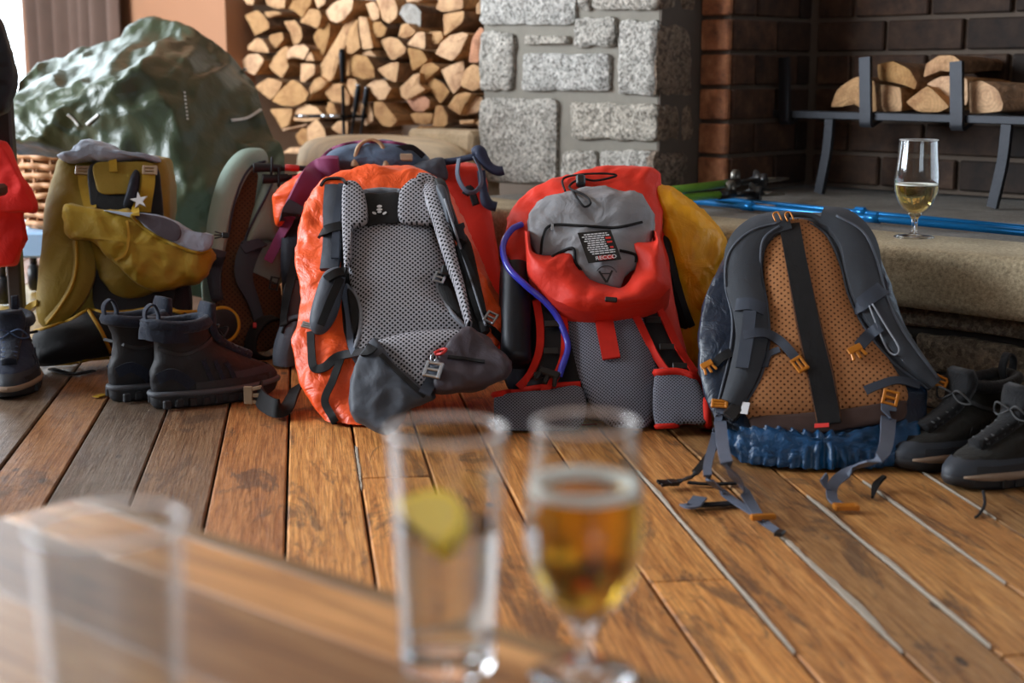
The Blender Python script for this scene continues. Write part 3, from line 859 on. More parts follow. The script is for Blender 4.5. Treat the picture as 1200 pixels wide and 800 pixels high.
# ------------------------------------------------------------------ firewood in the recess
M_END = wood_end('split_wood_end', '#cf9f68', '#96653a')
M_ENDG = wood_end('weathered_wood_end', '#a8a39a', '#6f6a62')
M_ENDR = wood_end('reddish_wood_end', '#bb7a4c', '#7d4a2b')
M_SPLIT = bark('split_wood_side', '#c08f5c')
M_BARK = bark('log_bark', '#8a6a4e')
def logs_raw():
    A = [[(60,-30),(180,-30),(170,45),(110,45)],[(270,-30),(470,-30),(460,70),(400,90),(290,45)],[(490,80),(540,0),(640,-20),(720,-20),(690,60),(620,170),(560,110)],
     [(735,-30),(850,-30),(830,40),(770,85)],[(840,110),(920,20),(1010,-20),(1110,-10),(1090,90),(1010,190),(940,215),(880,190)],[(80,140),(200,90),(270,150),(325,235),(310,270),(180,340),(130,230)],
     [(260,110),(370,100),(440,130),(300,165)],[(600,210),(640,120),(700,80),(780,90),(800,150),(790,220),(760,270),(690,235)],[(445,200),(560,190),(610,260),(625,340),(600,400),(540,420),(510,310)],
     [(310,330),(440,300),(450,370),(370,460),(305,465)],[(110,430),(200,350),(250,370),(300,440),(310,500),(200,485),(110,470)],[(45,580),(120,510),(210,500),(270,560),(180,710),(100,670)],
     [(310,620),(380,500),(460,430),(500,440),(480,580),(500,620),(430,740),(350,670)],[(475,550),(490,460),(560,420),(640,415),(690,460),(640,560),(560,540)],[(650,570),(690,470),(720,510),(740,575)],
     [(610,590),(740,600),(745,690),(640,775),(605,770)],[(720,340),(790,250),(850,170),(885,230),(870,380),(820,520),(790,500)],[(750,680),(900,430),(1050,180),(1120,150),(1100,260),(1030,430),(980,560),(900,760),(860,770)],
     [(1045,500),(1035,400),(1070,260),(1140,170),(1150,300),(1170,450),(1100,505)],[(1155,150),(1230,160),(1290,450),(1190,470),(1165,330)],[(1035,710),(1050,560),(1130,510),(1230,520),(1300,640),(1310,730),(1200,745),(1090,710)]]
    B = [[(55,40),(140,10),(180,80),(190,170),(110,205),(90,110)],[(150,-30),(320,-30),(360,80),(350,160),(280,220),(220,190),(185,80)],[(80,270),(130,205),(200,200),(260,270),(220,345),(100,355)],
     [(435,-10),(620,-15),(540,20),(440,20)],[(370,130),(400,60),(450,25),(520,40),(580,110),(570,270),(540,285),(430,200)],[(360,340),(390,230),(450,215),(530,290),(500,330),(430,360)],
     [(710,80),(750,-30),(970,-30),(975,80),(790,115)],[(775,130),(985,100),(975,190),(930,240),(790,345)],[(1095,90),(1110,30),(1140,0),(1140,130),(1100,130)],
     [(440,420),(540,300),(620,300),(615,465)],[(640,300),(770,290),(785,360),(740,410),(640,430)],[(705,510),(760,400),(850,330),(960,300),(1025,320),(940,500),(870,575)],
     [(190,380),(290,340),(360,360),(440,450),(430,500),(330,560),(290,560)],[(20,490),(100,470),(170,540),(210,600),(80,660),(60,600)],[(160,650),(280,590),(370,580),(350,775),(270,750)],
     [(445,445),(590,470),(640,570),(500,670),(470,560)],[(560,680),(600,600),(680,580),(760,630),(640,740),(580,790),(545,760)],[(760,660),(850,610),(980,560),(985,640),(960,800),(880,890),(830,800)],
     [(945,790),(980,660),(1060,600),(1125,620),(1140,820),(1060,855),(970,820)],[(1020,590),(1060,350),(1130,250),(1170,270),(1120,590)]]
    D = [[(60,160),(150,100),(230,100),(300,190),(240,290),(180,300)],[(375,190),(500,60),(570,40),(560,150),(620,200),(560,240),(440,300),(390,260)],[(600,140),(700,90),(790,140),(850,220),(760,340),(700,250)],
     [(820,360),(900,250),(990,220),(1060,230),(990,330),(940,440)],[(950,440),(990,310),(1080,250),(1160,270),(1120,410),(1020,440)],[(440,310),(500,250),(600,250),(660,300),(650,370),(590,410),(510,400)],
     [(470,430),(530,415),(690,420),(670,510),(600,530),(520,510)],[(680,550),(720,350),(770,345),(820,420),(830,520),(790,550)],[(130,310),(220,310),(360,490),(300,550),(220,540),(140,450)],
     [(40,530),(100,310),(130,460),(120,500),(60,540)],[(490,600),(560,540),(650,580),(600,630),(500,630)],[(930,490),(1080,480),(1060,520),(950,530)],[(1090,510),(1140,480),(1140,560)]]
    E = [[(180,170),(300,85),(440,130),(420,190),(325,300),(230,220)],[(330,310),(420,200),(530,100),(620,150),(690,240),(650,310),(550,360),(430,350)],[(320,380),(540,375),(500,530),(430,570),(360,450)],
     [(540,470),(570,390),(650,330),(760,360),(820,430),(800,470),(680,500),(550,490)],[(430,570),(680,520),(650,540),(440,590)],[(560,630),(620,560),(670,570),(670,720),(600,725)],
     [(640,600),(700,520),(760,470),(830,560),(850,650),(800,710),(690,735)],[(690,190),(740,100),(790,75),(860,130),(820,180),(720,240),(680,310)],[(830,220),(880,150),(1000,140),(1070,260),(1060,350),(930,350),(880,290)],
     [(840,380),(870,310),(920,330),(950,420),(880,450)],[(1040,160),(1060,90),(1120,100),(1170,180),(1120,290),(1070,240)],[(890,560),(960,490),(1050,500),(1050,620),(980,620)],[(420,800),(520,740),(680,750),(640,800)],
     [(920,660),(960,630),(1000,650),(930,690)],[(1080,400),(1120,300),(1200,330),(1200,430),(1140,450)]]
    out = []
    for grp, ox, oy in ((A, 275, 0), (B, 420, 0), (D, 420, 80), (E, 275, 80)):
        for q in grp: out.append([(ox + x / 8, oy + y / 8) for x, y in q])
    return out
LL = LP + .10
def log_mesh(name, poly, plane_P, axis, length, mats, seed, jit=0.0, parent=None):
    """split log: end face traced on the plane, rounded slightly, body running along the axis"""
    r = random.Random(seed)
    N = -axis
    # slight corner rounding
    q = []
    m = len(poly)
    for i in range(m):
        a, b, c = poly[i - 1], poly[i], poly[(i + 1) % m]
        for t in (.22, .0, -.22):
            o = a if t > 0 else c; k = abs(t)
            x, y = b[0] + (o[0] - b[0]) * k, b[1] + (o[1] - b[1]) * k
            if t == 0:
                mx, my = (a[0] + c[0]) / 2, (a[1] + c[1]) / 2
                x, y = b[0] + (mx - b[0]) * .06, b[1] + (my - b[1]) * .06
            q.append((x + r.uniform(-.35, .35), y + r.uniform(-.35, .35)))
    P0 = plane_P + N * jit
    pts = [at_pl(x, y, P0, N) for x, y in q]
    c = sum(pts, V((0, 0, 0))) / len(pts)
    pts = [c + (p - c) * .978 for p in pts]
    mb = MB()
    tw = r.uniform(-.04, .04)
    inner = [c + (p - c) * .55 + N * (.003 * fbm(p, 40, seed)) for p in pts]
    edge = [p - N * (.004 + .002 * fbm(p, 50, seed)) for p in pts]
    n = len(pts)
    mb.v = []; mb.add([c + N * .002] + inner + edge, [(0, 1 + i, 1 + (i + 1) % n) for i in range(n)] + [(1 + i, 1 + n + i, 1 + n + (i + 1) % n, 1 + (i + 1) % n) for i in range(n)], None, 0)
    rows = []
    for k in range(5):
        d = length * k / 4; row = []
        for p in edge:
            e = p + axis * d
            e = c + axis * d + (e - c - axis * d) * (1 - .07 * k) + V((0, 0, 1)) * (.0035 * fbm(e, 14, seed))
            row.append(e)
        rows.append(row)
    mb.grid(rows, None, True, 1, False, True)
    return mb, c
RAW = logs_raw()
items = []
for i, q in enumerate(RAW):
    cx = sum(x for x, _ in q) / len(q); cy = sum(y for _, y in q) / len(q)
    area_ = abs(sum(q[k - 1][0] * q[k][1] - q[k][0] * q[k - 1][1] for k in range(len(q)))) / 2
    items.append((cy, cx, area_, i, q))
ORD = ['first', 'second', 'third', 'fourth', 'fifth', 'sixth', 'seventh', 'eighth', 'ninth', 'tenth', 'eleventh', 'twelfth', 'thirteenth', 'fourteenth', 'fifteenth']
bands = [(-99, 9), (9, 30), (30, 52), (52, 75), (75, 95), (95, 113), (113, 130), (130, 144), (144, 300)]
bn = ['top', 'second', 'third', 'fourth', 'fifth', 'sixth', 'seventh', 'eighth', 'bottom']
for bi, (lo, hi) in enumerate(bands):
    row = sorted([t for t in items if lo <= t[0] < hi], key=lambda t: t[1])
    for k, (cy, cx, ar, i, q) in enumerate(row):
        grey = i == 25; red = i in (40, 46)
        mats = [M_ENDG if grey else M_ENDR if red else M_END, M_BARK if (i * 7) % 5 < 2 or grey else M_SPLIT]
        rj = random.Random(i * 13 + 1)
        mb, c = log_mesh('log', q, e1p(LL, 0), E2, .27 + rj.uniform(-.03, .03), mats, i * 1.7 + .3, rj.uniform(-.02, .035))
        o = mb.build('firewood_log', mats, base=c, smooth=False)
        w_ = max(x for x, _ in q) - min(x for x, _ in q); h_ = max(y for _, y in q) - min(y for _, y in q)
        sz = 'large' if ar > 950 else 'small' if ar < 380 else 'medium'
        shp = 'broad' if w_ > 1.35 * h_ else 'tall' if h_ > 1.35 * w_ else 'chunky'
        kind = 'grey weathered round log' if grey else 'reddish brown split log' if red else '%s %s pale split log' % (sz, shp)
        tag(o, '%s, %s from left in the %s row of the wood stack' % (kind, ORD[k], bn[bi]), 'log', 'split logs stacked in the wall recess')
# rough pieces filling the depth of the stack, behind and below what shows
# ------------------------------------------------------------------ fire grate with logs
M_IRON = plain('black_iron', '#33353a', .55, .6, .5, 120)
gA = at_z(960, 226, HZ); gB = at_z(1163, 243, HZ)
gE = (gB - gA); gE.z = 0; gE.normalize()
gI = V((-gE.y, gE.x, 0))
if gI.y < 0: gI = -gI
grate = thing('fire_grate', 'black iron fire grate with upright bars holding split logs in the fireplace', 'grate', gA)
def gp(x, y, d=0.0):
    """point on the grate's front plane (d metres further in)"""
    return at_pl(x, y, gA + gI * d, gI)
zb = gp(1050, 137).z
mb = MB(); p0, p1 = gp(900, 134), gp(1260, 150); p0.z = p1.z = zb
cbox(mb, (p0 + p1) / 2, gE, UZ, gI, (p1 - p0).length, .020, .012, .002); mb.build('front_rail', M_IRON, grate, smooth=False)
mb = MB(); q0, q1 = p0 + gI * .24, p1 + gI * .24
cbox(mb, (q0 + q1) / 2, gE, UZ, gI, (p1 - p0).length, .020, .012, .002); mb.build('back_rail', M_IRON, grate, smooth=False)
for x, yt in ((924, 67), (1019, 67), (1126, 72), (1236, 78)):
    mb = MB(); b = gp(x, 140); b.z = zb - .001; t = gp(x - 1, yt) - gI * .012
    pts = [t, t * .5 + (b - gI * .014) * .5, b - gI * .014 + UZ * .005, b - gI * .010 - UZ * .022, b + gI * .02 - UZ * .010, b + gI * .06, b + gI * .20, b + gI * .245 + UZ * .012, b + gI * .27 + UZ * .09, b + gI * .275 + UZ * (.15)]
    ribbon(mb, pts, .034, .010, [(gE.cross((pts[min(i + 1, 9)] - pts[max(i - 1, 0)]).normalized())) for i in range(10)], 34)
    mb.build('upright_bar', M_IRON, grate, smooth='auto')
for (xt, xb, yb) in ((973, 960, 226), (1181, 1163, 243)):
    mb = MB(); t = gp(xt, 140); t.z = zb - .01; b = at_z(xb, yb, HZ)
    ribbon(mb, [t, t * .55 + b * .45 + gE * .006, b], .026, .012, -gI, 10); mb.build('leg', M_IRON, grate, smooth='auto')
    mb = MB(); ribbon(mb, [t + gI * .24, (t * .55 + b * .45) + gI * .24, b + gI * .24], .026, .012, -gI, 10); mb.build('leg', M_IRON, grate, smooth='auto')
gl = [([(971, 126), (979, 105), (1000, 90), (1013.5, 89), (1024, 94), (1027, 131), (1013, 131), (1000, 122), (985, 125)], .02, 'half-round split log leaning at the left end of the fire grate'),
      ([(1028, 98), (1054, 102), (1056, 131), (1028, 131)], .035, 'square-edged split log between the two middle bars of the grate'),
      ([(1026, 75), (1045, 71), (1064, 80), (1074, 97), (1071, 105), (1052.5, 98), (1028, 94)], .03, 'half-round pale log on top of the square log in the grate'),
      ([(1059, 120), (1086, 99.5), (1112.5, 125.6), (1097.5, 132), (1075, 131)], .01, 'wedge-shaped split log lying point up in the middle of the grate'),
      ([(1084, 99), (1098, 90), (1119, 88), (1133, 92), (1133, 124), (1113, 124), (1095, 103)], .05, 'pale log behind the wedge, under the topmost log of the grate'),
      ([(1079.5, 91), (1084, 75), (1099, 64.5), (1116, 64.5), (1124.5, 71), (1122, 85), (1101, 83)], .045, 'topmost half-round log of the pile in the fire grate'),
      ([(1134, 95.6), (1150, 94.5), (1167, 103), (1174.5, 120), (1173, 131), (1134, 134)], .02, 'thick bark-covered log at the right end of the fire grate')]
for i, (q, d, l_) in enumerate(gl):
    ax_ = (gI * .8 + gE * .75).normalized() if i == 6 else gI
    q2 = q
    mb, c = log_mesh('log', q2, gA + gI * d, gI, .20, None, 90 + i, 0)
    if i == 6:
        for k, p in enumerate(mb.v):
            t_ = (p - c).dot(gI)
            if t_ > .02: p += gE * (t_ * .7)
    o = mb.build('firewood_log', [M_END, M_BARK if i in (0, 2, 5, 6) else M_SPLIT], base=c, smooth=False)
    tag(o, l_, 'log', 'logs in the fire grate')

# ------------------------------------------------------------------ poufs behind the packs
def leather(name, col):
    m, nt, b = new_mat(name); v = coords(nt, scale=(1, 4, 1))
    f = noi(nt, v, 8, 5, .6, .5); c = lin(col)
    nt.links.new(ramp(nt, f, [(.3, tuple(x * .72 for x in c[:3])), (.6, c[:3]), (.8, tuple(min(1, x * 1.12) for x in c[:3]))]), b.inputs['Base Color'])
    b.inputs['Roughness'].default_value = .7; bump(nt, b, noi(nt, coords(nt), 120, 3), .15, .001)
    return m
M_POUF = leather('beige_upholstery', '#eddabb')
pc = V((-.395, 4.285, 0)); ph = at_y(446, 159, 4.24).z
pouf_t = thing('oval_pouf', 'oval beige upholstered pouf in front of the wood stack, behind the orange packs', 'pouf', pc)
def oval(mb, prof, n=84):
    rows = [[pc + E1 * (.34 * r * math.cos(a)) + E2 * (.175 * r * math.sin(a)) + UZ * h for a in [k * 2 * math.pi / n for k in range(n)]] for r, h in prof]
    mb.grid(rows, None, True, 0, True, True)
mb = MB(); oval(mb, [(.02, ph), (.3, ph - .001), (.55, ph - .005), (.75, ph - .013), (.88, ph - .026), (.96, ph - .045), (.995, ph - .075), (1, ph - .10)]); mb.build('cushion_top', M_POUF, pouf_t)
mb = MB(); oval(mb, [(.995, ph - .101), (1.0, ph - .2), (.985, .06), (.95, .012), (.9, 0)]); mb.build('side', M_POUF, pouf_t)
mb = MB(); tube(mb, [pc + E1 * (.342 * math.cos(a)) + E2 * (.177 * math.sin(a)) + UZ * (ph - .10) for a in [k * math.pi / 36 for k in range(72)]], .004, 6, closed=True); mb.build('piping', M_POUF, pouf_t)

# ------------------------------------------------------------------ fireside tool set in front of the logs
M_BLK = plain('black_metal', '#15161a', .35, .7)
M_STEEL = plain('bright_steel', '#b9bec6', .25, 1.0)
YT = 4.62
tb = at_y(403, 160, YT)
tools = thing('fireside_tool_stand', 'black fireside tool stand with crossbar in front of the log stack', 'tool stand', (tb.x, YT, 0))
def vt(x, y, Y=YT): return at_y(x, y, Y)
mb = MB(); top = vt(402, 57); tube(mb, [V((tb.x, YT, .02)), V((tb.x, YT, vt(402, 100).z))], .0055, 8); mb.build('post', M_BLK, tools)
mb = MB(); lathe(mb, [(.001, 0), (.009, .002), (.0115, .02), (.009, .055), (.0065, .10), (.006, .105)], (tb.x, YT, 0), 16)
for p in mb.v: p.z = top.z - p.z
mb.build('handle', M_BLK, tools)
mb = MB(); lathe(mb, [(.001, .02), (.036, .018), (.045, .008), (.045, 0), (.001, 0)], (tb.x, YT, 0), 32); mb.build('base', M_BLK, tools)
mb = MB(); zc = vt(400, 136).z; x0, x1 = vt(346, 136).x, vt(431, 136).x
tube(mb, [V((x0, YT - .005, zc)), V((x1, YT - .005, zc))], .0055, 8); cb = mb.build('crossbar', M_BLK, tools)
for a, b in ((350, 363), (377, 386), (387, 400)):
    mb = MB(); tube(mb, [V((vt(a, 136).x, YT - .005, zc)), V((vt(b, 136).x, YT - .005, zc))], .0062, 8)
    mb.build('sleeve', M_STEEL, cb)
for nm, xt, xb, yt, lb in (('fire_poker', 420, 410, 101, 'shorter black-handled fire poker hanging nearest the tool stand post'), ('ash_brush', 430, 421, 104, 'black-handled hearth brush hanging at the right end of the tool stand')):
    t = thing(nm, lb, 'fire tool', (vt(xb, 170).x, YT - .02, .05), 'fire tools on the stand')
    a = vt(xt, yt, YT - .02); b = vt(xb, 172, YT - .02); dn = b + (b - a) * .8
    mb = MB(); tube(mb, [a, a * .85 + b * .15, a * .6 + b * .4, a * .5 + b * .5], [.0075, .0095, .007, .006], 10, 12); mb.build('handle', M_BLK, t)
    mb = MB(); tube(mb, [a * .5 + b * .5, b, dn], .004, 8); mb.build('shaft', M_BLK, t)
    mb = MB(); lathe(mb, [(.001, 0), (.0085, .002), (.0085, .006), (.001, .008)], a, 12); mb.build('cap', M_STEEL, t)
    mb = MB()
    if nm == 'ash_brush': lathe(mb, [(.006, .03), (.02, .02), (.028, -.05), (.001, -.05)], dn, 14)
    else: tube(mb, [dn, dn - UZ * .06, dn - UZ * .08 + V((.02, 0, 0)), dn - UZ * .075 + V((.035, 0, 0))], .005, 8, 10)
    mb.build('head', M_BLK, t)
# ------------------------------------------------------------------ fabrics of the packs
F_ORANGE = fabric('orange_rain_cover', '#f2561a', .40, .10, .8, 20, .12, .05, .5)
F_RED = fabric('red_pack_cloth', '#dc2b12', .6, .08, .3, 20, .2, .1, .4)
F_REDSTRAP = webbing('red_strap_cloth', '#c5200f', .6)
F_MUST = fabric('mustard_pack_cloth', '#7d6510', .68, .10, .35, 18, .25, .15)
F_MUSTL = fabric('mustard_pocket_cloth', '#967a14', .62, .10, .45, 18, .2, .15)
F_SAGE = fabric('sage_pack_cloth', '#8fa397', .75, .08, .2, 18, .3, .2)
F_SLATE = fabric('slate_pack_cloth', '#3b414b', .62, .10, .25, 20, .3, .1, .45)
F_GREY = fabric('charcoal_pack_cloth', '#363b42', .72, .08, .2, 20, .35, .15)
F_DARK = fabric('black_pack_cloth', '#0d0e11', .7, .1, .3, 20, .3, .1)
F_PURP = fabric('plum_pack_cloth', '#3b333c', .55, .10, .35, 18, .2, .1, .5)
F_NAVY = fabric('navy_pack_cloth', '#111725', .65, .1, .3, 20, .3, .1)
F_TEAL = fabric('shaded_blue_cover', '#021a30', .40, .15, .6, 26, .1, 0, .5)  # cover cloth, darkened in colour for its shaded sides
F_TEAL_LIT = fabric('lit_blue_hem', '#07446f', .38, .15, .5, 26, .1, 0, .55)  # same cloth, brightened in colour for the light on the hem
F_SLATE2 = fabric('slate_blue_cloth', '#55606e', .62, .10, .25, 20, .3, .1, .45)
F_YEL = fabric('yellow_rain_cover', '#eda50a', .45, .08, .6, 14, .1, .05, .5)
F_LID = fabric('light_grey_lining', '#85868a', .5, .08, .5, 22, .15, .1, .45)
F_LINING = fabric('pale_blue_lining', '#8e98a8', .55, .08, .45, 26, .1, .1)
F_BLUELID = fabric('steel_blue_cloth', '#4b5d73', .65, .1, .45, 20, .25, .15)
F_MAROON = fabric('maroon_strap_cloth', '#74264f', .75, .08, .12, 16, .35, .2)
F_BROWN = fabric('brown_hem_cloth', '#43302a', .75, .1, .2, 20, .3, .1)
F_GREEN = fabric('green_waterproof_cloth', '#36422f', .38, .12, .5, 13, .08, 0, .5)
F_GREENK = F_GREEN
W_BLACK = webbing('black_webbing', '#0e0f12'); W_GREY = webbing('grey_webbing', '#5a6272', .6); W_SLATE = webbing('slate_webbing', '#3d4450')
W_MUST = webbing('mustard_webbing', '#a07f17'); W_YELPIPE = webbing('yellow_piping', '#a8801a'); W_LIGHT = webbing('pale_piping', '#8b8f97'); W_MID = webbing('slate_piping', '#565c66')
W_RED = webbing('red_trim', '#d8230f')
MESH_GREY = airmesh('grey_spacer_mesh', '#a8a6ac', '#131316', .0096, .50, .12)
MESH_GREY2 = airmesh('grey_fine_mesh', '#80828f', '#17181d', .0062, .50, .2)
MESH_COP = airmesh('copper_mesh', '#b27a4d', '#5d371d', .0112, .70, .2)
MESH_COPD = airmesh('dark_copper_mesh', '#5f3a20', '#2a180c', .0115, .7, .2)
P_BLACK = plain('black_plastic', '#131417', .35); P_COP = plain('copper_orange_plastic', '#c0761f', .35, .15); P_CREAM = plain('tan_plastic', '#a08a70', .4)
P_SILVER = plain('silver_buckle', '#aeb4bb', .3, .9); P_WHITE = plain('white_plastic', '#d5dade', .35); P_RED = plain('red_cord', '#c52a25', .5)
P_TUBE, _nt, _b = new_mat('blue_drinking_tube'); _b.inputs['Base Color'].default_value = lin('#3b43c8'); _b.inputs['Roughness'].default_value = .2; _b.inputs['Coat Weight'].default_value = .6
P_TAN = plain('tan_leather', '#a4835f', .6, 0, .2, 200)
PAPER = plain('white_tag', '#d9dadc', .7)
PACKS = 'trekking backpacks lined up along the hearth'

def crop(x0, y0, s): return lambda L: [(x0 + x / s, y0 + y / s) for x, y in L]
class Pack:
    def __init__(s, name, label, fr, crp, base, group=PACKS):
        s.t = thing(name, label, 'backpack', base, group); s.fr = fr; s.c = crp; s.mbs = []; s.S = None
    def pil(s, name, mat, out, front, back, **k):
        par = k.pop('parent', s.t); fr = k.pop('fr', s.fr); surf = k.pop('surf', True); lb = k.pop('label', None)
        if 'center' in k: k['center'] = s.c([k['center']])[0]
        mb = MB(); pillow(mb, fr, s.c(out), front, back, **k)
        o = mb.build(name, mat, par, floor=.004)
        if surf: s.mbs.append(mb); s.S = None
        if lb: o['label'] = lb
        return o
    def surf(s):
        if s.S is None: s.S = Surf(s.mbs, s.fr)
        return s.S
    def strap(s, name, mat, pts, wpx, th=.0035, off=.004, puff=0.0, n=28, add=False, parent=None, label=None, sm=3):
        mb = MB(); s.surf().strap(mb, s.c(pts), wpx, th, off, n, puff, sm)
        o = mb.build(name, mat, parent or s.t, smooth='auto', floor=.002)
        if add: s.mbs.append(mb); s.S = None
        if label: o['label'] = label
        return o
    def pipe(s, name, mat, pts, r=.0025, off=.002, n=40, closed=False, parent=None):
        P, N = s.surf().path(s.c(pts + pts[:1] if closed else pts), off, n, 2)
        mb = MB(); tube(mb, P, r, 6); return mb.build(name, mat, parent or s.t, floor=.002)
    def at(s, x, y, off=.006): return s.surf().hit(*s.c([(x, y)])[0], off)
    def buckle(s, name, mat, x, y, wpx, hpx, ang=0, kind='lock', off=.007, th=.005, parent=None, label=None):
        P, N = s.at(x, y, off); N = (N + s.fr.N * 2).normalized()
        R, U, N = side_basis(N, s.fr.U * math.cos(ang) + s.fr.R * math.sin(ang))
        k = pxw(P, 1.0); mb = MB()
        (ladder_lock if kind == 'lock' else side_buckle)(mb, P, R, U, N, wpx * k, hpx * k, th)
        o = mb.build(name, mat, parent or s.t, smooth=False)
        if label: o['label'] = label
        return o
    def box(s, name, mat, x, y, wpx, hpx, ang=0, off=.004, th=.003, parent=None, label=None):
        P, N = s.at(x, y, off); N = (N + s.fr.N * 2).normalized()
        R, U, N = side_basis(N, s.fr.U * math.cos(ang) + s.fr.R * math.sin(ang)); k = pxw(P, 1.0); mb = MB()
        cbox(mb, P, R, U, N, wpx * k, hpx * k, th); o = mb.build(name, mat, parent or s.t, smooth=False)
        if label: o['label'] = label
        return o
def fpath(pts, z=.004): return [at_z(x, y, zz) for (x, y), zz in zip(pts, z if isinstance(z, list) else [z] * len(pts))]
def loose(name, mat, P, wpx, nrm=UZ, th=.003, parent=None, n=30, base=None):
    mb = MB(); P = [V(p) for p in cat(P, n)]
    ribbon(mb, P, [pxw(p, x) for p, x in zip(P, interp(wpx, n))], th, nrm)
    return mb.build(name, mat, parent, base, smooth='auto', floor=.0015)

# ================================================================== 8: charcoal and copper daypack in a blue rain cover
K = crop(760, 230, 1.952)
fr = Frame((925, 540), 2.17, (915, 255), 2.46, -.15)
p = Pack('daypack', 'charcoal daypack with copper mesh back and petrol blue rain cover, leaning on the hearth', fr, K, at_z(925, 545, 0))
p.pil('rain_cover', F_TEAL, [(205,120),(140,215),(116,330),(126,440),(165,540),(215,612),(300,646),(440,640),(560,618),(612,585),(636,470),(618,380),(582,280),(548,190),(505,110),(430,60),(300,62)], .02, .17, bs=.84, wr=.003, ws=24, fold=.004, seed=1.0, n=130, rings=16)
p.pil('pack_body', F_GREY, [(200,105),(180,160),(182,260),(178,360),(176,470),(210,535),(330,545),(480,535),(585,500),(640,430),(605,350),(560,270),(535,190),(508,120),(470,66),(400,45),(310,55),(245,75)], .026, .05, bs=.96, wr=.003, ws=14, seed=2)
# gathered hem of the cover along the bottom
hem = p.pil('gathered_hem', F_TEAL_LIT, [(185,540),(260,535),(400,548),(530,540),(600,520),(625,560),(560,615),(440,645),(320,652),(235,630),(190,585)], .034, .05, bs=.9, wr=.004, ws=40, fold=.003, seed=3, off=.004, n=340, rings=18, pleat=(.0050, 330))
bp_ = p.pil('back_panel', MESH_COP, [(285,85),(320,62),(365,62),(408,95),(438,160),(468,255),(520,335),(560,390),(588,450),(560,478),(440,490),(320,503),(240,508),(226,480),(245,425),(275,340),(272,260),(262,180),(266,120)], .022, .01, bs=1, off=.018, seed=4, n=96)
p.pil('hem_band', F_BROWN, [(240,505),(330,498),(450,486),(575,468),(590,480),(578,512),(480,528),(360,545),(255,540),(234,522)], .006, .012, off=.022, seed=5)
p.strap('center_band', F_DARK, [(322,64),(340,160),(366,290),(395,420),(414,520)], [24, 24, 25, 27, 27], .004, .004, n=30)
for q in ([(302,70),(318,160),(340,290),(366,410),(388,520)], [(344,66),(362,160),(392,290),(420,400),(440,514)]):
    p.pipe('seam_piping', MESH_COPD, q, .0022, .004)
ls = p.strap('shoulder_strap', F_GREY, [(322,60),(262,76),(222,120),(216,190),(232,260),(236,330),(218,410),(190,474)], [30, 40, 44, 42, 40, 37, 34, 24], .016, .008, puff=.35, n=40, add=True, sm=6)
rs = p.strap('shoulder_strap', F_GREY, [(395,50),(440,62),(478,110),(492,180),(508,235),(545,300),(600,372),(655,432)], [28, 40, 44, 42, 40, 36, 28, 16], .016, .008, puff=.35, n=40, add=True, sm=6)
for q in ([(300,60),(232,80),(184,130),(176,200),(192,280),(186,360),(170,430),(160,470)], [(300,68),(262,100),(258,170),(272,250),(276,330),(258,410),(222,476)]):
    p.pipe('strap_piping', W_MID, q, .0022, .001, parent=ls)
for q in ([(370,62),(410,92),(440,160),(458,230),(500,310),(560,380),(640,440)], [(430,44),(490,80),(520,140),(536,200),(552,250),(590,320),(668,424)]):
    p.pipe('strap_piping', W_MID, q, .0022, .001, parent=rs)
p.strap('strap_keeper', W_SLATE, [(200,248),(232,246),(266,258)], 16, .003, .004, n=12, parent=ls)
p.strap('strap_webbing', W_SLATE, [(232,262),(226,320),(214,392)], 15, .003, .005, n=16, parent=ls)
p.strap('sternum_strap', W_SLATE, [(216,318),(262,312),(300,330),(330,362),(345,382)], [12, 12, 11, 11, 10], .003, .006, n=20)
p.strap('webbing_tail', W_SLATE, [(300,350),(275,362),(266,390)], 8, .003, .005, n=12)
p.buckle('sternum_buckle', P_COP, 345, 388, 20, 15, 1.0, 'lock')
p.strap('strap_keeper', W_SLATE, [(474,256),(505,232),(536,210)], 18, .003, .004, n=12, parent=rs)
p.strap('sternum_strap', W_SLATE, [(530,298),(506,316),(482,342)], 14, .003, .006, n=14)
p.buckle('sternum_clip', P_COP, 476, 362, 18, 20, -.5, 'side')
p.pipe('cord_loop', W_LIGHT, [(512,246),(545,300),(572,345),(566,362),(548,352),(528,310),(505,250)], .0016, .006)
p.strap('webbing_tail', W_SLATE, [(620,432),(570,420),(525,432),(496,444)], [10, 10, 10, 11], .003, .007, n=18)
p.buckle('strap_adjuster', P_COP, 666, 430, 17, 15, .5, 'lock', off=.01)
p.buckle('strap_adjuster', P_COP, 550, 462, 19, 19, .25, 'lock', off=.010)
p.buckle('strap_adjuster', P_COP, 166, 480, 20, 11, .1, 'lock', off=.012)
p.box('buckle_block', P_BLACK, 200, 500, 18, 22, .7, .012, .012)
p.strap('compression_strap', W_BLACK, [(190,356),(165,370),(145,390)], 11, .003, .004, n=10)
p.buckle('compression_buckle', P_COP, 140, 396, 15, 18, -.5, 'side')
p.box('white_tag', PAPER, 232, 488, 9, 15, .25, .012, .0012, label='small white fabric tag')
p.box('red_tag', P_RED, 411, 541, 17, 6, .05, .016, .0015, label='small red brand tag on the hem band')
mb = MB(); P_, N_ = p.at(308, 60, .004)
for dx in (-.012, .008):
    q = [P_ + fr.R * dx, P_ + fr.R * (dx - .004) + fr.U * .014, P_ + fr.R * (dx + .004) + fr.U * .018, P_ + fr.R * (dx + .010) + fr.U * .002]
    tube(mb, q, .0016, 6, 12)
mb.build('hang_loop', P_COP, p.t)['kind'] = 'stuff'
mb = MB(); P_, N_ = p.at(330, 62, .002); tube(mb, [P_ - fr.R * .045 - fr.U * .004, P_ - fr.R * .02 + fr.U * .014, P_ + fr.R * .03 + fr.U * .014, P_ + fr.R * .055 - fr.U * .004], .005, 8, 20); mb.build('haul_handle', F_GREY, p.t)
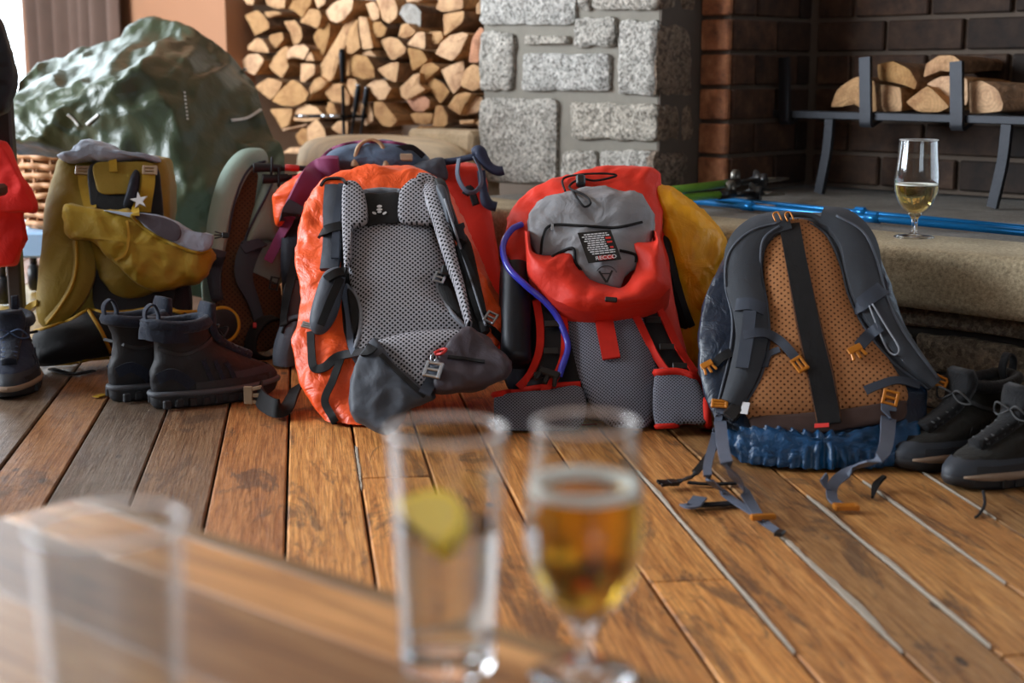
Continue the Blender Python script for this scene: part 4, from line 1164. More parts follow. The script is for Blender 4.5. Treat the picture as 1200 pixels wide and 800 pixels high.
# straps that run down onto the floor
def dn(pts_on, pts_fl, z=.004):
    P, N = p.surf().path(K(pts_on), .008, 8, 2)
    return P, fpath(K(pts_fl), z)
a, b = dn([(166,484),(164,520)], [(176,600),(215,668),(258,738),(300,770)], [.10, .035, .006, .004])
loose('dangling_strap', W_GREY, a[::3] + b, [11, 12, 14, 14, 13, 11, 9], (fr.N + UZ * .4).normalized(), .003, p.t)
a, b = dn([(162,500),(150,560)], [(134,632),(165,672),(220,712),(268,738)], [.07, .02, .010, .008])
loose('dangling_strap', W_GREY, a[::3] + b, [8, 9, 10, 10, 9, 9], (fr.N + UZ).normalized(), .003, p.t)
loose('floor_strap', W_BLACK, fpath(K([(215,700),(160,704),(110,706)]), .004), [14, 14, 14], UZ, .003, p.t)
loose('strap_end', W_GREY, fpath(K([(118,688),(100,708),(86,704)]), [.012, .008, .004]), [17, 17, 16], UZ, .003, p.t)
a, b = dn([(168,540),(150,580)], [(110,628),(78,650),(48,656)], [.045, .012, .006])
loose('side_strap', W_BLACK, a[::4] + b, [8, 8, 9, 9, 8], (fr.N + UZ).normalized(), .003, p.t)
loose('side_strap', W_BLACK, fpath(K([(200,656),(140,658),(90,654)]), .004), [7, 7, 6], UZ, .003, p.t)
mb = MB(); c = at_z(*K([(42, 655)])[0], .008); side_buckle(mb, c, V((.2, -.9, 0)).normalized(), V((.9, .2, 0)).normalized(), UZ, .022, .034, .006); mb.build('buckle', P_BLACK, p.t, smooth=False)
mb = MB(); c = at_z(*K([(262, 733)])[0], .010); cbox(mb, c, V((1, .15, 0)).normalized(), V((-.15, 1, 0)).normalized(), UZ, .036, .010, .008); mb.build('buckle', P_COP, p.t, smooth=False)
mb = MB(); c = at_z(*K([(300, 770)])[0], .006); cbox(mb, c, V((.9, -.5, 0)).normalized(), V((.5, .9, 0)).normalized(), UZ, .012, .018, .006); mb.build('strap_stop', P_BLACK, p.t, smooth=False)
a, b = dn([(550,470),(548,520)], [(535,590),(470,622),(425,655),(420,690),(440,706)], [.075, .03, .012, .006, .006])
loose('dangling_strap', W_GREY, a[::3] + b, [17, 18, 18, 15, 14, 13, 13, 12], (fr.N + UZ * .6 + fr.R * .3).normalized(), .003, p.t)
loose('strap_end', W_GREY, fpath(K([(400,640),(408,660),(420,672)]), [.03, .016, .006]), [14, 14, 12], (fr.N + UZ).normalized(), .003, p.t)
mb = MB(); c = at_z(*K([(452, 710)])[0], .006); ladder_lock(mb, c, V((1, 0, 0)), V((0, 1, 0)), UZ, .036, .018, .008); mb.build('strap_hook', P_COP, p.t, smooth=False)
loose('cord_end', W_BLACK, fpath(K([(540,640),(520,660),(512,688)]), [.02, .01, .004]), [6, 8, 3], UZ, .004, p.t)

# ================================================================== 7: pack in a yellow rain cover
K = crop(550, 180, 2.222)
fr = Frame((800, 440), 2.66, (800, 228), 2.74, -.2)
p = Pack('covered_pack', 'pack under a bright yellow rain cover, wedged between the red and charcoal packs', fr, K, at_z(800, 440, 0))
p.pil('rain_cover', F_YEL, [(492,112),(510,98),(545,112),(600,158),(640,205),(662,246),(650,310),(622,390),(605,470),(585,560),(550,600),(540,560),(520,300)], .05, .10, bs=.85, wr=.008, ws=15, fold=.014, seed=6, n=120, rings=20)
p.pil('shoulder_strap', F_DARK, [(498,225),(520,220),(545,290),(575,420),(582,455),(560,470),(530,420),(505,330)], .03, .03, off=.03, seed=7)
p.strap('compression_strap', W_BLACK, [(530,300),(560,400),(580,450)], 8, .004, .004, n=14)

# ================================================================== 6: red pack with open grey lid
fr = Frame((700, 505), 2.42, (690, 215), 2.80, -.05)
p = Pack('open_lid_pack', 'bright red trekking pack with open grey-lined lid and grey mesh back', fr, K, at_z(700, 508, 0))
p.pil('pack_body', F_RED, [(130,150),(190,120),(300,100),(440,100),(500,150),(520,300),(545,450),(570,560),(560,650),(420,690),(300,680),(190,640),(140,560),(130,420),(110,290)], .03, .19, bs=.9, wr=.005, ws=14, fold=.004, seed=8)
p.pil('dark_harness', F_DARK, [(165,380),(230,390),(460,395),(500,420),(560,560),(575,620),(480,690),(300,690),(180,620),(150,500)], .028, .02, off=.012, seed=9)
p.pil('mesh_bottle_pocket', F_NAVY, [(82,300),(120,285),(160,300),(172,380),(165,480),(150,600),(100,610),(80,500)], .05, .10, seed=10, bs=.9)
bt = MB(); c = fr.px(*K([(122, 306)])[0], .05); lathe(bt, [(.001, -.20), (.022, -.20), (.027, -.19), (.027, 0), (.029, .006), (.026, .008), (.024, .004), (.023, -.03), (.001, -.032)], c, 28, axis=side_basis(fr.U, (0, 1, 0)))
bt.build('flask', plain('navy_flask', '#0c111d', .45, .2), p.t)
mp = p.pil('back_panel', MESH_GREY2, [(240,405),(320,400),(440,396),(468,440),(486,520),(492,600),(486,680),(440,722),(350,700),(290,610),(258,500)], .034, .02, off=.026, seed=11)
p.strap('center_stripe', F_REDSTRAP, [(346,400),(352,440),(370,533)], [21, 21, 21], .005, .005, n=14)
# harness straps
for nm, q, w_ in (('shoulder_strap', [(205,385),(216,450),(214,520),(190,580),(160,615)], 34), ('shoulder_strap', [(452,392),(478,440),(512,510),(545,560),(566,590)], 34)):
    s_ = p.strap(nm, F_DARK, q, w_, .010, .008, puff=.3, n=30, add=True)
    sg = -1 if q[0][0] < 300 else 1
    for dx in (-16, 16):
        p.strap('strap_trim', W_RED, [(x + dx * 2.0, y - sg * dx * .4) for x, y in q], 9, .004, .004, n=30, parent=s_)
    for k in (1, 2, 3):
        x, y = q[k]; p.box('strap_keeper', P_BLACK, x, y, 17, 8, 0, .009, .004, parent=s_)
# hip belt wings
p.pil('hip_belt', MESH_GREY2, [(486,572),(540,568),(586,585),(610,630),(622,690),(612,706),(560,704),(486,708)], .010, .03, off=.06, seed=12, p=4, label='right wing of the hip belt, grey mesh with red trim')
p.pipe('belt_trim', W_RED, [(486,570),(545,568),(592,588),(614,640),(622,710),(622,760),(604,776)], .0075, .000)
p.pipe('belt_trim', W_RED, [(486,710),(540,708),(600,708)], .005, .000)
p.pil('hip_belt', MESH_GREY2, [(66,634),(100,627),(200,618),(290,610),(300,690),(250,735),(110,742),(72,738)], .010, .03, off=.04, seed=13, p=4, label='left wing of the hip belt, grey mesh with red trim')
p.pipe('belt_trim', W_RED, [(64,628),(110,620),(200,606),(290,600)], .006, .000)
p.pipe('belt_trim', W_RED, [(70,744),(110,748),(250,738),(330,715)], .006, .000)
p.buckle('belt_buckle', P_BLACK, 205, 590, 26, 22, .4, 'side', off=.02, th=.01)
# lid: red hood, grey lining, red front lip with an opening
lid = p.pil('lid', F_RED, [(100,200),(118,140),(170,92),(270,66),(360,46),(450,40),(496,58),(500,120),(494,200),(470,260),(420,300),(200,300),(110,280)], .04, .09, off=.03, seed=14, wr=.006, ws=18, fold=.007, n=110, rings=18)
ln = p.pil('lid_lining', F_LID, [(158,180),(180,135),(240,108),(330,94),(420,102),(462,140),(474,200),(462,250),(430,290),(380,345),(310,330),(230,280),(175,260)], .03, .02, off=.074, wr=.007, ws=22, fold=.008, seed=15, parent=lid)
p.strap('lining_zip', W_BLACK, [(186,262),(192,215),(215,186),(300,188),(380,192),(450,178)], 2.6, .003, .003, n=40, parent=ln)
p.box('zip_puller', P_SILVER, 216, 196, 3, 9, .1, .005, .002, parent=ln)
# lip: band around the opening, swept as a rounded roll
out_ = K([(144,205),(148,262),(154,312),(188,354),(240,394),(310,414),(400,407),(482,384),(524,346),(512,290),(500,235),(490,200)])
inn_ = K([(157,205),(168,262),(224,264),(272,242),(278,284),(312,324),(382,354),(418,328),(436,286),(428,238),(482,226),(480,196)])
mb = MB(); n = 60; O_ = cat(out_, n); I_ = cat(inn_, n); rows = []; uvr = []
for k in range(9):
    t = k / 8; row = []; ur = []
    for (x0, y0), (x1, y1) in zip(O_, I_):
        x, y = x0 + (x1 - x0) * t, y0 + (y1 - y0) * t
        h = .066 + .046 * math.sin(math.pi * (.12 + .80 * t)) ** .8
        P = fr.px(x, y, h); d = .007 * fbm(P, 26, 4) + .006 * crease(P, 20, 2)
        row.append(P + fr.N * d); ur.append(fr.uv(x, y, h))
    rows.append(row); uvr.append(ur)
mb.grid(rows, uvr); mb.grid([[q - fr.N * .010 for q in r] for r in rows], uvr); mb.grid([rows[0], [q - fr.N * .06 for q in rows[0]]]); mb.grid([rows[-1], [q - fr.N * .03 for q in rows[-1]]])
lip = mb.build('lid_lip', F_RED, lid, floor=.004); p.mbs.append(mb); p.S = None
p.pipe('lip_binding', W_BLACK, [(216,268),(268,246),(276,282),(290,302)], .003, .002, parent=lid)
p.pipe('lip_binding', W_BLACK, [(392,252),(430,262),(434,282)], .003, .002, parent=lid)
# printed card label hanging in the opening
def on_lab(u, v, off=0.0):
    q = [(282,206),(368,198),(396,274),(310,284)]; (x0, y0), (x1, y1), (x2, y2), (x3, y3) = K(q)
    x = (x0 * (1 - u) + x1 * u) * (1 - v) + (x3 * (1 - u) + x2 * u) * v; y = (y0 * (1 - u) + y1 * u) * (1 - v) + (y3 * (1 - u) + y2 * u) * v
    return fr.px(x, y, .125 + off)
mb = MB(); g = [[on_lab(i / 6, j / 6) for i in range(7)] for j in range(7)]
mb.grid(g); mb.grid([[q - fr.N * .0015 for q in r] for r in g]); cardo = mb.build('care_card', P_BLACK, p.t)
cardo['label'] = 'black printed safety card with small white text'
mb = MB(); rl = random.Random(3)
for j, (u0, u1) in enumerate([(.16, .88), (.08, .92), (.14, .72), (.10, .74), (.18, .72), (.16, .72), (.12, .74), (.12, .74), (.16, .92), (.2, .9)]):
    v = .07 + j * .072; u = u0
    while u < u1:
        l_ = min(rl.uniform(.05, .14), u1 - u)
        a = [on_lab(u, v, .001), on_lab(u + l_, v, .001), on_lab(u + l_, v + .035, .001), on_lab(u, v + .035, .001)]
        mb.add(a, [(0, 1, 2, 3)]); u += l_ + .02
o = mb.build('printed_text', PAPER, cardo, smooth=False); o['kind'] = 'stuff'
for a_, b_, c_, d_ in ((.76, .92, .22, .29), (.76, .92, .36, .42), (.80, .9, .54, .60), (.34, .80, .82, .96)):
    mb = MB(); mb.add([on_lab(a_, c_, .001), on_lab(b_, c_, .001), on_lab(b_, d_, .001), on_lab(a_, d_, .001)], [(0, 1, 2, 3)]); mb.build('red_panel', P_RED, cardo, smooth=False)
def text(body, P, R, U, size, mat, name, parent, ext=.0002):
    cd = bpy.data.curves.new(name, 'FONT'); cd.body = body; cd.size = size; cd.align_x = 'CENTER'; cd.align_y = 'CENTER'; cd.extrude = ext
    cd.materials.append(mat); tmp = bpy.data.objects.new(name, cd); COL.objects.link(tmp)
    me = bpy.data.meshes.new_from_object(tmp.evaluated_get(bpy.context.evaluated_depsgraph_get())); bpy.data.objects.remove(tmp)
    o = bpy.data.objects.new(name, me); COL.objects.link(o)
    N = R.cross(U).normalized(); U = N.cross(R).normalized()
    M = Matrix((R.normalized(), U, N)).transposed().to_4x4(); M.translation = V(P) - (LOC[parent.name] if parent else V((0, 0, 0)))
    o.parent = parent; o.matrix_local = M; LOC[o.name] = V(P); return o
text('RECCO', on_lab(.57, .89, .0016), on_lab(1, .9) - on_lab(0, .9), on_lab(.5, 0) - on_lab(.5, 1), .0115, PAPER, 'lettering', cardo)
# arrow-like emblem printed on the lining and its ring
mb = MB(); c0 = fr.px(*K([(357, 325)])[0], .110)
for (x0, y0, x1, y1, w_) in ((338, 306, 357, 335, 5.5), (372, 304, 358, 335, 5), (342, 312, 368, 312, 3)):
    a, b = [fr.px(*K([q])[0], .112) for q in ((x0, y0), (x1, y1))]
    ribbon(mb, [a, (a + b) / 2, b], w_ / 2.222 * .0015, .0008, fr.N)
o = mb.build('emblem', P_BLACK, lid, smooth=False); o['kind'] = 'stuff'
mb = MB(); tube(mb, [fr.px(*K([(357 + 28 * math.cos(a), 318 - 26 * math.sin(a))])[0], .110) for a in [.35 + k * .12 for k in range(20)]], .0008, 5); mb.build('emblem_ring', P_BLACK, lid)
# drawcord and toggle on top
P_, N_ = p.at(290, 78, .008)
p.pipe('drawcord', W_BLACK, [(250,98),(244,66),(290,54),(360,52),(382,58),(330,70),(288,66),(260,88),(300,108),(316,128),(300,138),(282,118),(268,96)], .0022, .009, 60)
mb = MB(); cbox(mb, P_, fr.R, fr.U, fr.N, .018, .024, .016); mb.build('cord_lock', P_BLACK, p.t, smooth=False)
# drinking tube curving out at the left
tp = K([(136,184),(112,196),(92,225),(88,258),(104,300),(146,342),(196,384),(226,420),(246,462),(256,505),(240,560),(234,580)])
hh = [.06, .07, .075, .08, .085, .085, .07, .06, .055, .05, .05, .045]
mb = MB(); tube(mb, [fr.px(x, y, h) for (x, y), h in zip(tp, hh)], .0062, 10, 60); mb.build('drinking_tube', P_TUBE, p.t)
p.box('strap_keeper', P_BLACK, 372, 381, 14, 6, .2, .005, .006)

# ================================================================== 5: orange-red pack behind, navy lid
K = crop(290, 150, 2.164)
fr = Frame((470, 440), 3.02, (470, 180), 3.10, .0)
p = Pack('navy_lid_pack', 'orange-red pack with steel blue lid and tan loop handle behind the orange one', fr, K, at_z(470, 440, 0))
p.pil('pack_body', F_RED, [(75,190),(100,150),(160,110),(260,92),(400,90),(520,95),(590,110),(608,200),(640,380),(640,560),(500,640),(250,640),(130,560),(110,420),(120,300)], .03, .20, bs=.88, wr=.006, ws=12, fold=.006, seed=20)
p.pil('lid', F_BLUELID, [(186,84),(216,58),(268,44),(330,41),(396,46),(446,72),(452,100),(400,112),(300,110),(200,104)], .05, .12, off=.005, wr=.006, ws=18, fold=.008, seed=21)
p.pipe('lid_piping', F_MAROON, [(186,80),(216,54),(268,39),(330,36),(390,42),(420,54)], .005, .0)
p.pil('red_lobe', F_ORANGE, [(62,182),(84,158),(125,132),(150,118),(160,150),(130,200),(98,236),(74,244)], .03, .06, off=.05, wr=.006, ws=18, fold=.006, seed=22)
p.pil('dark_side', F_NAVY, [(96,236),(140,220),(160,260),(150,360),(150,520),(120,560),(80,560),(88,420),(84,330)], .03, .05, off=.02, seed=23)
p.pil('slate_side', F_SLATE2, [(96,395),(140,390),(150,440),(146,520),(110,520),(90,480)], .025, .03, off=.045, seed=24)
hb2 = p.pil('hip_belt', F_SLATE2, [(66,560),(88,492),(118,474),(140,480),(138,560),(128,640),(112,682),(92,668),(70,622)], .045, .05, off=.07, seed=25, label='slate hip belt wing with zipped pocket')
p.pipe('pocket_zip', W_BLACK, [(88,520),(96,500),(118,486),(136,488)], .003, .002)
p.strap('shoulder_strap', F_MAROON, [(232,96),(196,98),(164,118),(138,160),(112,212)], [22, 24, 22, 21, 20], .014, .012, puff=.2, n=30, add=True, label='maroon shoulder strap')
p.strap('strap_tail', F_MAROON, [(108,222),(84,274),(52,338)], [13, 12, 11], .004, .012, n=20, label='narrow maroon strap end')
p.strap('strap_patch', W_SLATE, [(124,190),(112,212),(104,232)], [20, 22, 22], .004, .006, n=12, label='slate patch with pale lettering')
p.pipe('lettering_stroke', PAPER, [(98,212),(110,220),(122,226)], .0012, .004, n=8)
p.strap('compression_strap', W_BLACK, [(128,300),(112,380),(96,450),(92,500)], 10, .004, .008, n=20)
p.buckle('strap_adjuster', P_BLACK, 70, 394, 11, 16, .2, 'lock', off=.012)
# waist belt looping on the floor with a tan buckle
q = fpath([(348, 452), (336, 474), (322, 478), (306, 468), (303, 456)], [.035, .022, .022, .022, .022])
loose('waist_webbing', W_BLACK, q[::-1], [22, 22, 22, 22, 20], V((-.2, -1, .15)).normalized(), .004, p.t)
mb = MB(); c = at_z(298, 463, .022); side_buckle(mb, c, UZ, V((-1, .1, 0)).normalized(), V((0, -1, 0)), .034, .040, .007); o = mb.build('waist_buckle', P_CREAM, p.t, smooth=False); o['label'] = 'tan waist belt buckle'
# tan loop handle
H = lambda x, y, h=.05: fr.px(330 + x / 4.21, 150 + y / 4.21, h)
mb = MB(); tube(mb, [H(362, 190), H(363, 150), H(385, 85), H(440, 58), H(490, 80), H(513, 145), H(516, 190)], [.010, .007, .0042, .0036, .0042, .007, .010], 10, 40); mb.build('loop_handle', P_TAN, p.t)
mb = MB(); cbox(mb, H(615, 145, .05), fr.R, fr.U, fr.N, .028, .016, .012); mb.build('lid_buckle', P_CREAM, p.t, smooth=False)
mb = MB(); ribbon(mb, [H(520, 95, .03), H(560, 105, .045), H(640, 95, .04), H(700, 140, .03)], .012, .004, fr.N, 20); mb.build('lid_strap', W_BLACK, p.t)
# slate flap and straps at the right shoulder
mb = MB(); pillow(mb, fr, [(330 + x / 4.21, 150 + y / 4.21) for x, y in [(640,190),(720,160),(795,150),(812,200),(808,260),(740,240),(680,225)]], .02, .05, off=.04, seed=27, wr=.004); mb.build('slate_flap', F_SLATE, p.t); p.mbs.append(mb); p.S = None
mb = MB(); tube(mb, [H(872, 150, .06), H(868, 230, .075), H(900, 300, .08), H(945, 315, .08), H(985, 270, .075), H(975, 200, .06), H(950, 150, .05)], .003, 6, 40)
mb = MB(); pp = [V(x) for x in cat([H(876, 150, .06), H(868, 230, .075), H(900, 300, .08), H(945, 318, .08), H(985, 275, .075), H(978, 200, .06), H(950, 140, .05)], 40)]
ribbon(mb, pp, .010, .0025, [((pp[i] - H(925, 230, .05)).normalized() + fr.N * .3).normalized() for i in range(40)]); mb.build('webbing_loop', W_GREY, p.t)
mb = MB(); ribbon(mb, [H(905, 330, .05), H(930, 300, .05), H(960, 380, .05)], .016, .003, fr.N, 14); mb.build('compression_strap', W_BLACK, p.t)
# navy trekking-pole grips held behind that pack (things of their own)
M_GRIP = plain('navy_foam_grip', '#1c2740', .75)
for i, (nm, q, r_, lb) in enumerate((('trekking_pole', [(640,190,.00), (760,172,.02), (860,160,.03), (950,140,.04)], .0075, 'navy-gripped trekking pole whose handle points to the stone pillar'),
                                     ('trekking_pole', [(985,210,.05), (992,280,.05), (1003,345,.05)], .009, 'navy-gripped trekking pole whose handle points down beside the hearth edge'))):
    t = thing(nm, lb, 'trekking pole', H(q[-1][0], q[-1][1], .04), 'navy poles on the navy-lidded pack')
    mb = MB(); tube(mb, [H(*x) for x in q], r_, 10, 24); mb.build('shaft', M_GRIP, t)
    mb = MB()
    g = [(945,120,.045), (975,115,.05), (1000,160,.05), (1030,195,.05), (1070,212,.05), (1095,208,.05)] if i == 0 else [(998,320,.05), (1008,360,.05), (1030,380,.05), (1060,388,.05)]
    tube(mb, [H(*x) for x in g], [.009, .014, .012, .0105, .011, .010] if i == 0 else [.0095, .012, .011, .0105], 12, 24); mb.build('grip', M_GRIP, t)

# ================================================================== 4: big pack in an orange rain cover
K = crop(290, 150, 2.164)
fr = Frame((475, 500), 2.43, (470, 200), 2.80, -.04)
p = Pack('mesh_back_pack', 'large pack in a shiny orange rain cover with a pale grey mesh back', fr, K, at_z(470, 505, 0))
p.pil('rain_cover', F_ORANGE, [(190,140),(240,116),(320,104),(400,108),(460,128),(510,190),(552,280),(600,390),(645,470),(650,530),(575,600),(440,690),(340,764),(270,796),(225,770),(170,705),(130,640),(118,560),(138,450),(126,330),(140,230),(160,175)], .03, .18, bs=.86, wr=.006, ws=20, fold=.0075, seed=30, n=170, rings=26)
p.pil('harness_plate', F_DARK, [(240,170),(300,165),(390,165),(450,150),(500,220),(545,350),(585,480),(600,540),(500,640),(330,640),(255,560),(235,400),(238,260)], .02, .02, off=.028, seed=31)
bk = p.pil('back_panel', MESH_GREY, [(272,240),(330,234),(390,236),(462,250),(488,300),(500,360),(482,384),(486,420),(520,470),(566,512),(520,560),(420,590),(300,590),(268,566),(280,510),(284,450),(262,400),(256,320)], .020, .012, off=.044, seed=32, n=110)
p.pipe('panel_binding', W_LIGHT, [(250,398),(276,425),(288,470),(284,520),(270,566)], .004, .001)
p.pipe('panel_binding', W_LIGHT, [(494,374),(480,392),(492,430),(526,478),(566,514)], .004, .001)
p.strap('frame_stay', W_GREY, [(244,400),(258,480),(264,550),(290,610)], [8, 8, 8, 8], .006, .006, n=20)
hd = p.pil('head_panel', F_DARK, [(292,172),(335,166),(388,168),(384,236),(340,242),(298,244)], .004, .008, off=.058, seed=33)
p.pipe('head_piping', W_LIGHT, [(284,166),(335,159),(388,162)], .007, .010)
# small light emblem of rounded shapes
for (x, y, rx, ry, an) in ((335, 200, 6.5, 4.5, 0), (335, 208, 7.5, 3.5, 0), (335, 214, 5.5, 3, 0), (322, 217, 6, 3.4, -.6), (348, 217, 6, 3.4, .6)):
    P_, N_ = p.at(x, y, .0015); k = pxw(P_, 1 / 2.164); mb = MB(); ca, sa = math.cos(an), math.sin(an)
    ring = [P_ + fr.R * (k * (rx * math.cos(a) * ca - ry * math.sin(a) * sa)) + fr.U * (k * (rx * math.cos(a) * sa + ry * math.sin(a) * ca)) for a in [i * math.pi / 8 for i in range(16)]]
    mb.grid([ring, [q + fr.N * .0008 for q in ring]], None, True, 0, True, True); mb.build('emblem_piece', PAPER, hd, smooth=False)
# shoulder straps: mesh inner faces that fold over at the top
lsm = p.pil('shoulder_strap', MESH_GREY, [(244,146),(262,136),(282,144),(298,176),(304,236),(284,252),(266,262),(262,330),(248,370),(242,280),(240,200)], .012, .025, off=.066, seed=34, p=4, label='left shoulder strap folded over, mesh side out')
rsm = p.strap('shoulder_strap', MESH_GREY, [(430,138),(462,148),(482,205),(500,275),(518,340),(540,410),(562,500)], [22, 24, 20, 16, 13, 10, 7], .016, .050, puff=.3, n=40, add=True, label='right shoulder strap edge in pale mesh')
p.pil('strap_fold', MESH_GREY, [(386,170),(400,146),(424,130),(446,140),(462,180),(470,240),(440,246),(386,236)], .011, .02, off=.062, seed=36, p=4)
# dark outer halves of the straps
lo = p.strap('strap_webbing_panel', F_SLATE, [(222,150),(218,210),(216,290),(208,360)], [24, 24, 22, 22], .012, .012, puff=.2, n=30, add=True)
p.strap('load_lifter', W_SLATE, [(240,142),(232,190),(226,240),(222,330)], [9, 9, 9, 9], .004, .006, n=24)
p.pil('strap_pad', F_SLATE, [(196,372),(232,356),(246,372),(242,410),(224,480),(196,520),(168,520),(158,490),(172,430)], .03, .03, off=.055, seed=37)
p.strap('strap_keeper', W_BLACK, [(186,268),(206,256),(240,248)], 13, .005, .008, n=12)
p.strap('strap_keeper', W_BLACK, [(200,384),(226,368),(250,364)], 11, .006, .008, n=12)
p.strap('pad_webbing', W_BLACK, [(236,380),(214,430),(186,500)], [10, 10, 9], .004, .006, n=16)
p.pil('strap_pad', F_DARK, [(474,136),(502,140),(516,190),(538,262),(520,278),(504,232),(490,186)], .03, .03, off=.062, seed=38)
p.pil('strap_pad', F_SLATE, [(478,150),(500,150),(514,195),(524,236),(508,241),(494,200)], .014, .012, off=.09, seed=39, label='slate end block of the right strap with a small pale mark')
P_, N_ = p.at(496, 218, .002)
mb = MB(); k = pxw(P_, 1 / 2.164)
tube(mb, [P_ - fr.R * 7 * k - fr.U * 2 * k, P_ - fr.R * 2 * k + fr.U * 4 * k, P_ + fr.R * 1 * k - fr.U * 1 * k, P_ + fr.R * 4 * k + fr.U * 3 * k, P_ + fr.R * 8 * k - fr.U * 3 * k], .0009, 5); mb.build('pale_mark', PAPER, p.t)
p.strap('outer_strap', F_DARK, [(528,246),(550,310),(570,390),(592,480),(602,520)], [18, 18, 17, 14, 10], .014, .010, puff=.2, n=30, add=True)
p.pipe('strap_piping', W_LIGHT, [(500,180),(536,290),(572,400),(604,500)], .0022, .004)
p.pil('cut_out', F_DARK, [(486,400),(506,400),(530,430),(556,498),(530,482),(500,440)], .004, .006, off=.052, seed=40)
p.pil('cut_out', F_DARK, [(254,408),(274,430),(284,470),(280,510),(268,520),(258,460)], .004, .006, off=.052, seed=41)
p.buckle('sternum_buckle', P_SILVER, 487, 388, 14, 15, .4, 'lock', off=.012)
p.box('sternum_clip', P_BLACK, 508, 376, 17, 14, .2, .016, .014)
p.strap('side_strap', W_BLACK, [(540,300),(570,370),(602,470)], 5, .004, .006, n=16)
p.buckle('carabiner', P_SILVER, 607, 492, 14, 17, .5, 'lock', off=.012)
p.strap('side_strap', W_BLACK, [(612,500),(640,530),(655,548)], 8, .003, .008, n=10)
# hip belt
hbm = p.pil('hip_belt_lining', MESH_GREY, [(322,548),(372,528),(440,516),(548,514),(556,530),(510,570),(476,610),(468,670),(430,690),(390,640),(350,590)], .018, .02, off=.10, seed=42, label='grey mesh inside of the hip belt')
wl_ = p.pil('hip_belt_wing', F_SLATE, [(320,548),(338,560),(372,606),(420,650),(466,684),(448,700),(410,716),(384,748),(352,776),(300,750),(266,716),(272,640),(292,590)], .022, .06, off=.105, wr=.005, ws=16, fold=.008, p=4, n=100, rings=16, seed=43, label='grey nylon left wing of the hip belt')
wr_ = p.pil('hip_belt_wing', F_PURP, [(556,516),(590,530),(622,566),(658,604),(648,636),(600,654),(540,670),(490,676),(470,664),(486,600),(520,552)], .022, .06, off=.105, wr=.005, ws=16, fold=.008, p=4, n=100, rings=16, seed=44, label='dark plum right wing of the hip belt')
p.strap('wing_zip', W_BLACK, [(338,574),(392,628),(450,680)], 6, .003, .004, n=20, parent=wl_)
p.strap('wing_zip', W_BLACK, [(508,580),(548,584),(602,592)], 4, .003, .004, n=16, parent=wr_)
p.strap('belt_webbing', W_SLATE, [(478,604),(466,640),(448,674)], [14, 14, 14], .005, .008, n=14)
p.buckle('belt_buckle', P_SILVER, 484, 620, 22, 21, .35, 'lock', off=.016, th=.007)
p.pipe('red_cord', P_RED, [(474,570),(490,562),(504,560),(496,570),(478,574),(484,566)], .0026, .014, 24)
p.pipe('cord_ring', P_SILVER, [(466,578),(474,572),(480,580),(474,592),(466,590)], .0018, .012, 20, True)
# straps at the left
p.buckle('triglide', P_SILVER, 158, 508, 14, 8, .4, 'lock', off=.010)
p.strap('lower_strap', W_BLACK, [(160,516),(162,560),(168,606),(196,606),(232,578),(300,566),(318,552)], [9, 9, 10, 11, 11, 12, 14], .003, .006, n=40)
p.strap('hanging_strap', W_BLACK, [(238,580),(216,640),(196,690),(214,730),(226,752)], [9, 9, 9, 9, 9], .003, .006, n=30)
p.strap('haul_loop', W_BLACK, [(186,146),(200,130),(236,128),(250,140)], 3, .004, .005, n=20)
# ================================================================== 1: mustard pack with its lid flopped open
K = crop(30, 150, 2.665)
fr = Frame((150, 425), 2.96, (160, 175), 3.12, .12)
p = Pack('flopped_lid_pack', 'mustard yellow pack with grey-lined open top and flopped-down lid pocket', fr, K, at_z(150, 428, 0))
p.pil('pack_body', F_MUST, [(112,92),(92,140),(68,240),(46,400),(34,530),(46,612),(120,640),(330,640),(440,560),(452,300),(446,130),(410,96),(300,90),(180,88)], .05, .18, bs=.9, wr=.006, ws=13, fold=.004, seed=50)
p.pil('dark_cavity_panel', F_DARK, [(200,118),(300,108),(404,118),(424,200),(434,300),(470,480),(440,580),(300,600),(216,560),(212,430),(204,260)], .005, .02, off=.055, seed=51, p=6)  # flat black panel standing in for the dark cavity of the open pack
p.pil('lower_body', F_DARK, [(210,480),(330,500),(480,470),(505,480),(515,560),(505,640),(440,660),(220,640)], .02, .12, off=.01, seed=48)
p.pil('inner_fabric', F_MUST, [(216,112),(300,106),(396,112),(398,170),(380,200),(300,206),(236,204),(218,170)], .004, .008, off=.062, seed=52, p=6)
p.pil('liner_roll', F_LINING, [(106,84),(140,76),(160,60),(186,40),(226,48),(262,66),(310,80),(372,86),(410,94),(404,108),(340,100),(260,108),(200,104),(150,112),(118,100)], .03, .05, off=.04, wr=.006, ws=26, fold=.008, seed=53)
p.pil('navy_fold', F_NAVY, [(330,150),(346,130),(360,150),(352,210),(330,250),(306,246),(316,200)], .02, .02, off=.06, seed=58)
for q, b in (([(180,118),(184,160),(194,210),(204,256)], (180, 140)), ([(384,122),(384,170),(376,220),(372,262)], (390, 136))):
    s_ = p.strap('lid_strap', W_MUST, q, [15, 15, 15, 14], .003, .006, n=18)
    p.buckle('strap_buckle', P_CREAM, b[0], b[1], 17, 11, 0, 'lock', off=.012, parent=s_)
p.strap('top_tab', W_MUST, [(272,100),(274,136)], 9, .003, .005, n=6)
p.pil('front_drape', F_MUST, [(204,340),(300,350),(450,420),(540,470),(500,492),(410,512),(322,532),(270,510),(224,450)], .04, .04, off=.05, wr=.006, ws=16, fold=.008, seed=54)
lidp = p.pil('lid_pocket', F_MUSTL, [(128,252),(180,250),(250,262),(330,268),(380,320),(450,360),(530,388),(576,380),(572,440),(548,476),(480,492),(410,506),(350,490),(300,440),(268,408),(210,356),(140,346),(132,300)], .035, .07, off=.085, wr=.006, ws=18, fold=.011, seed=55, p=3.2, n=120, rings=18)
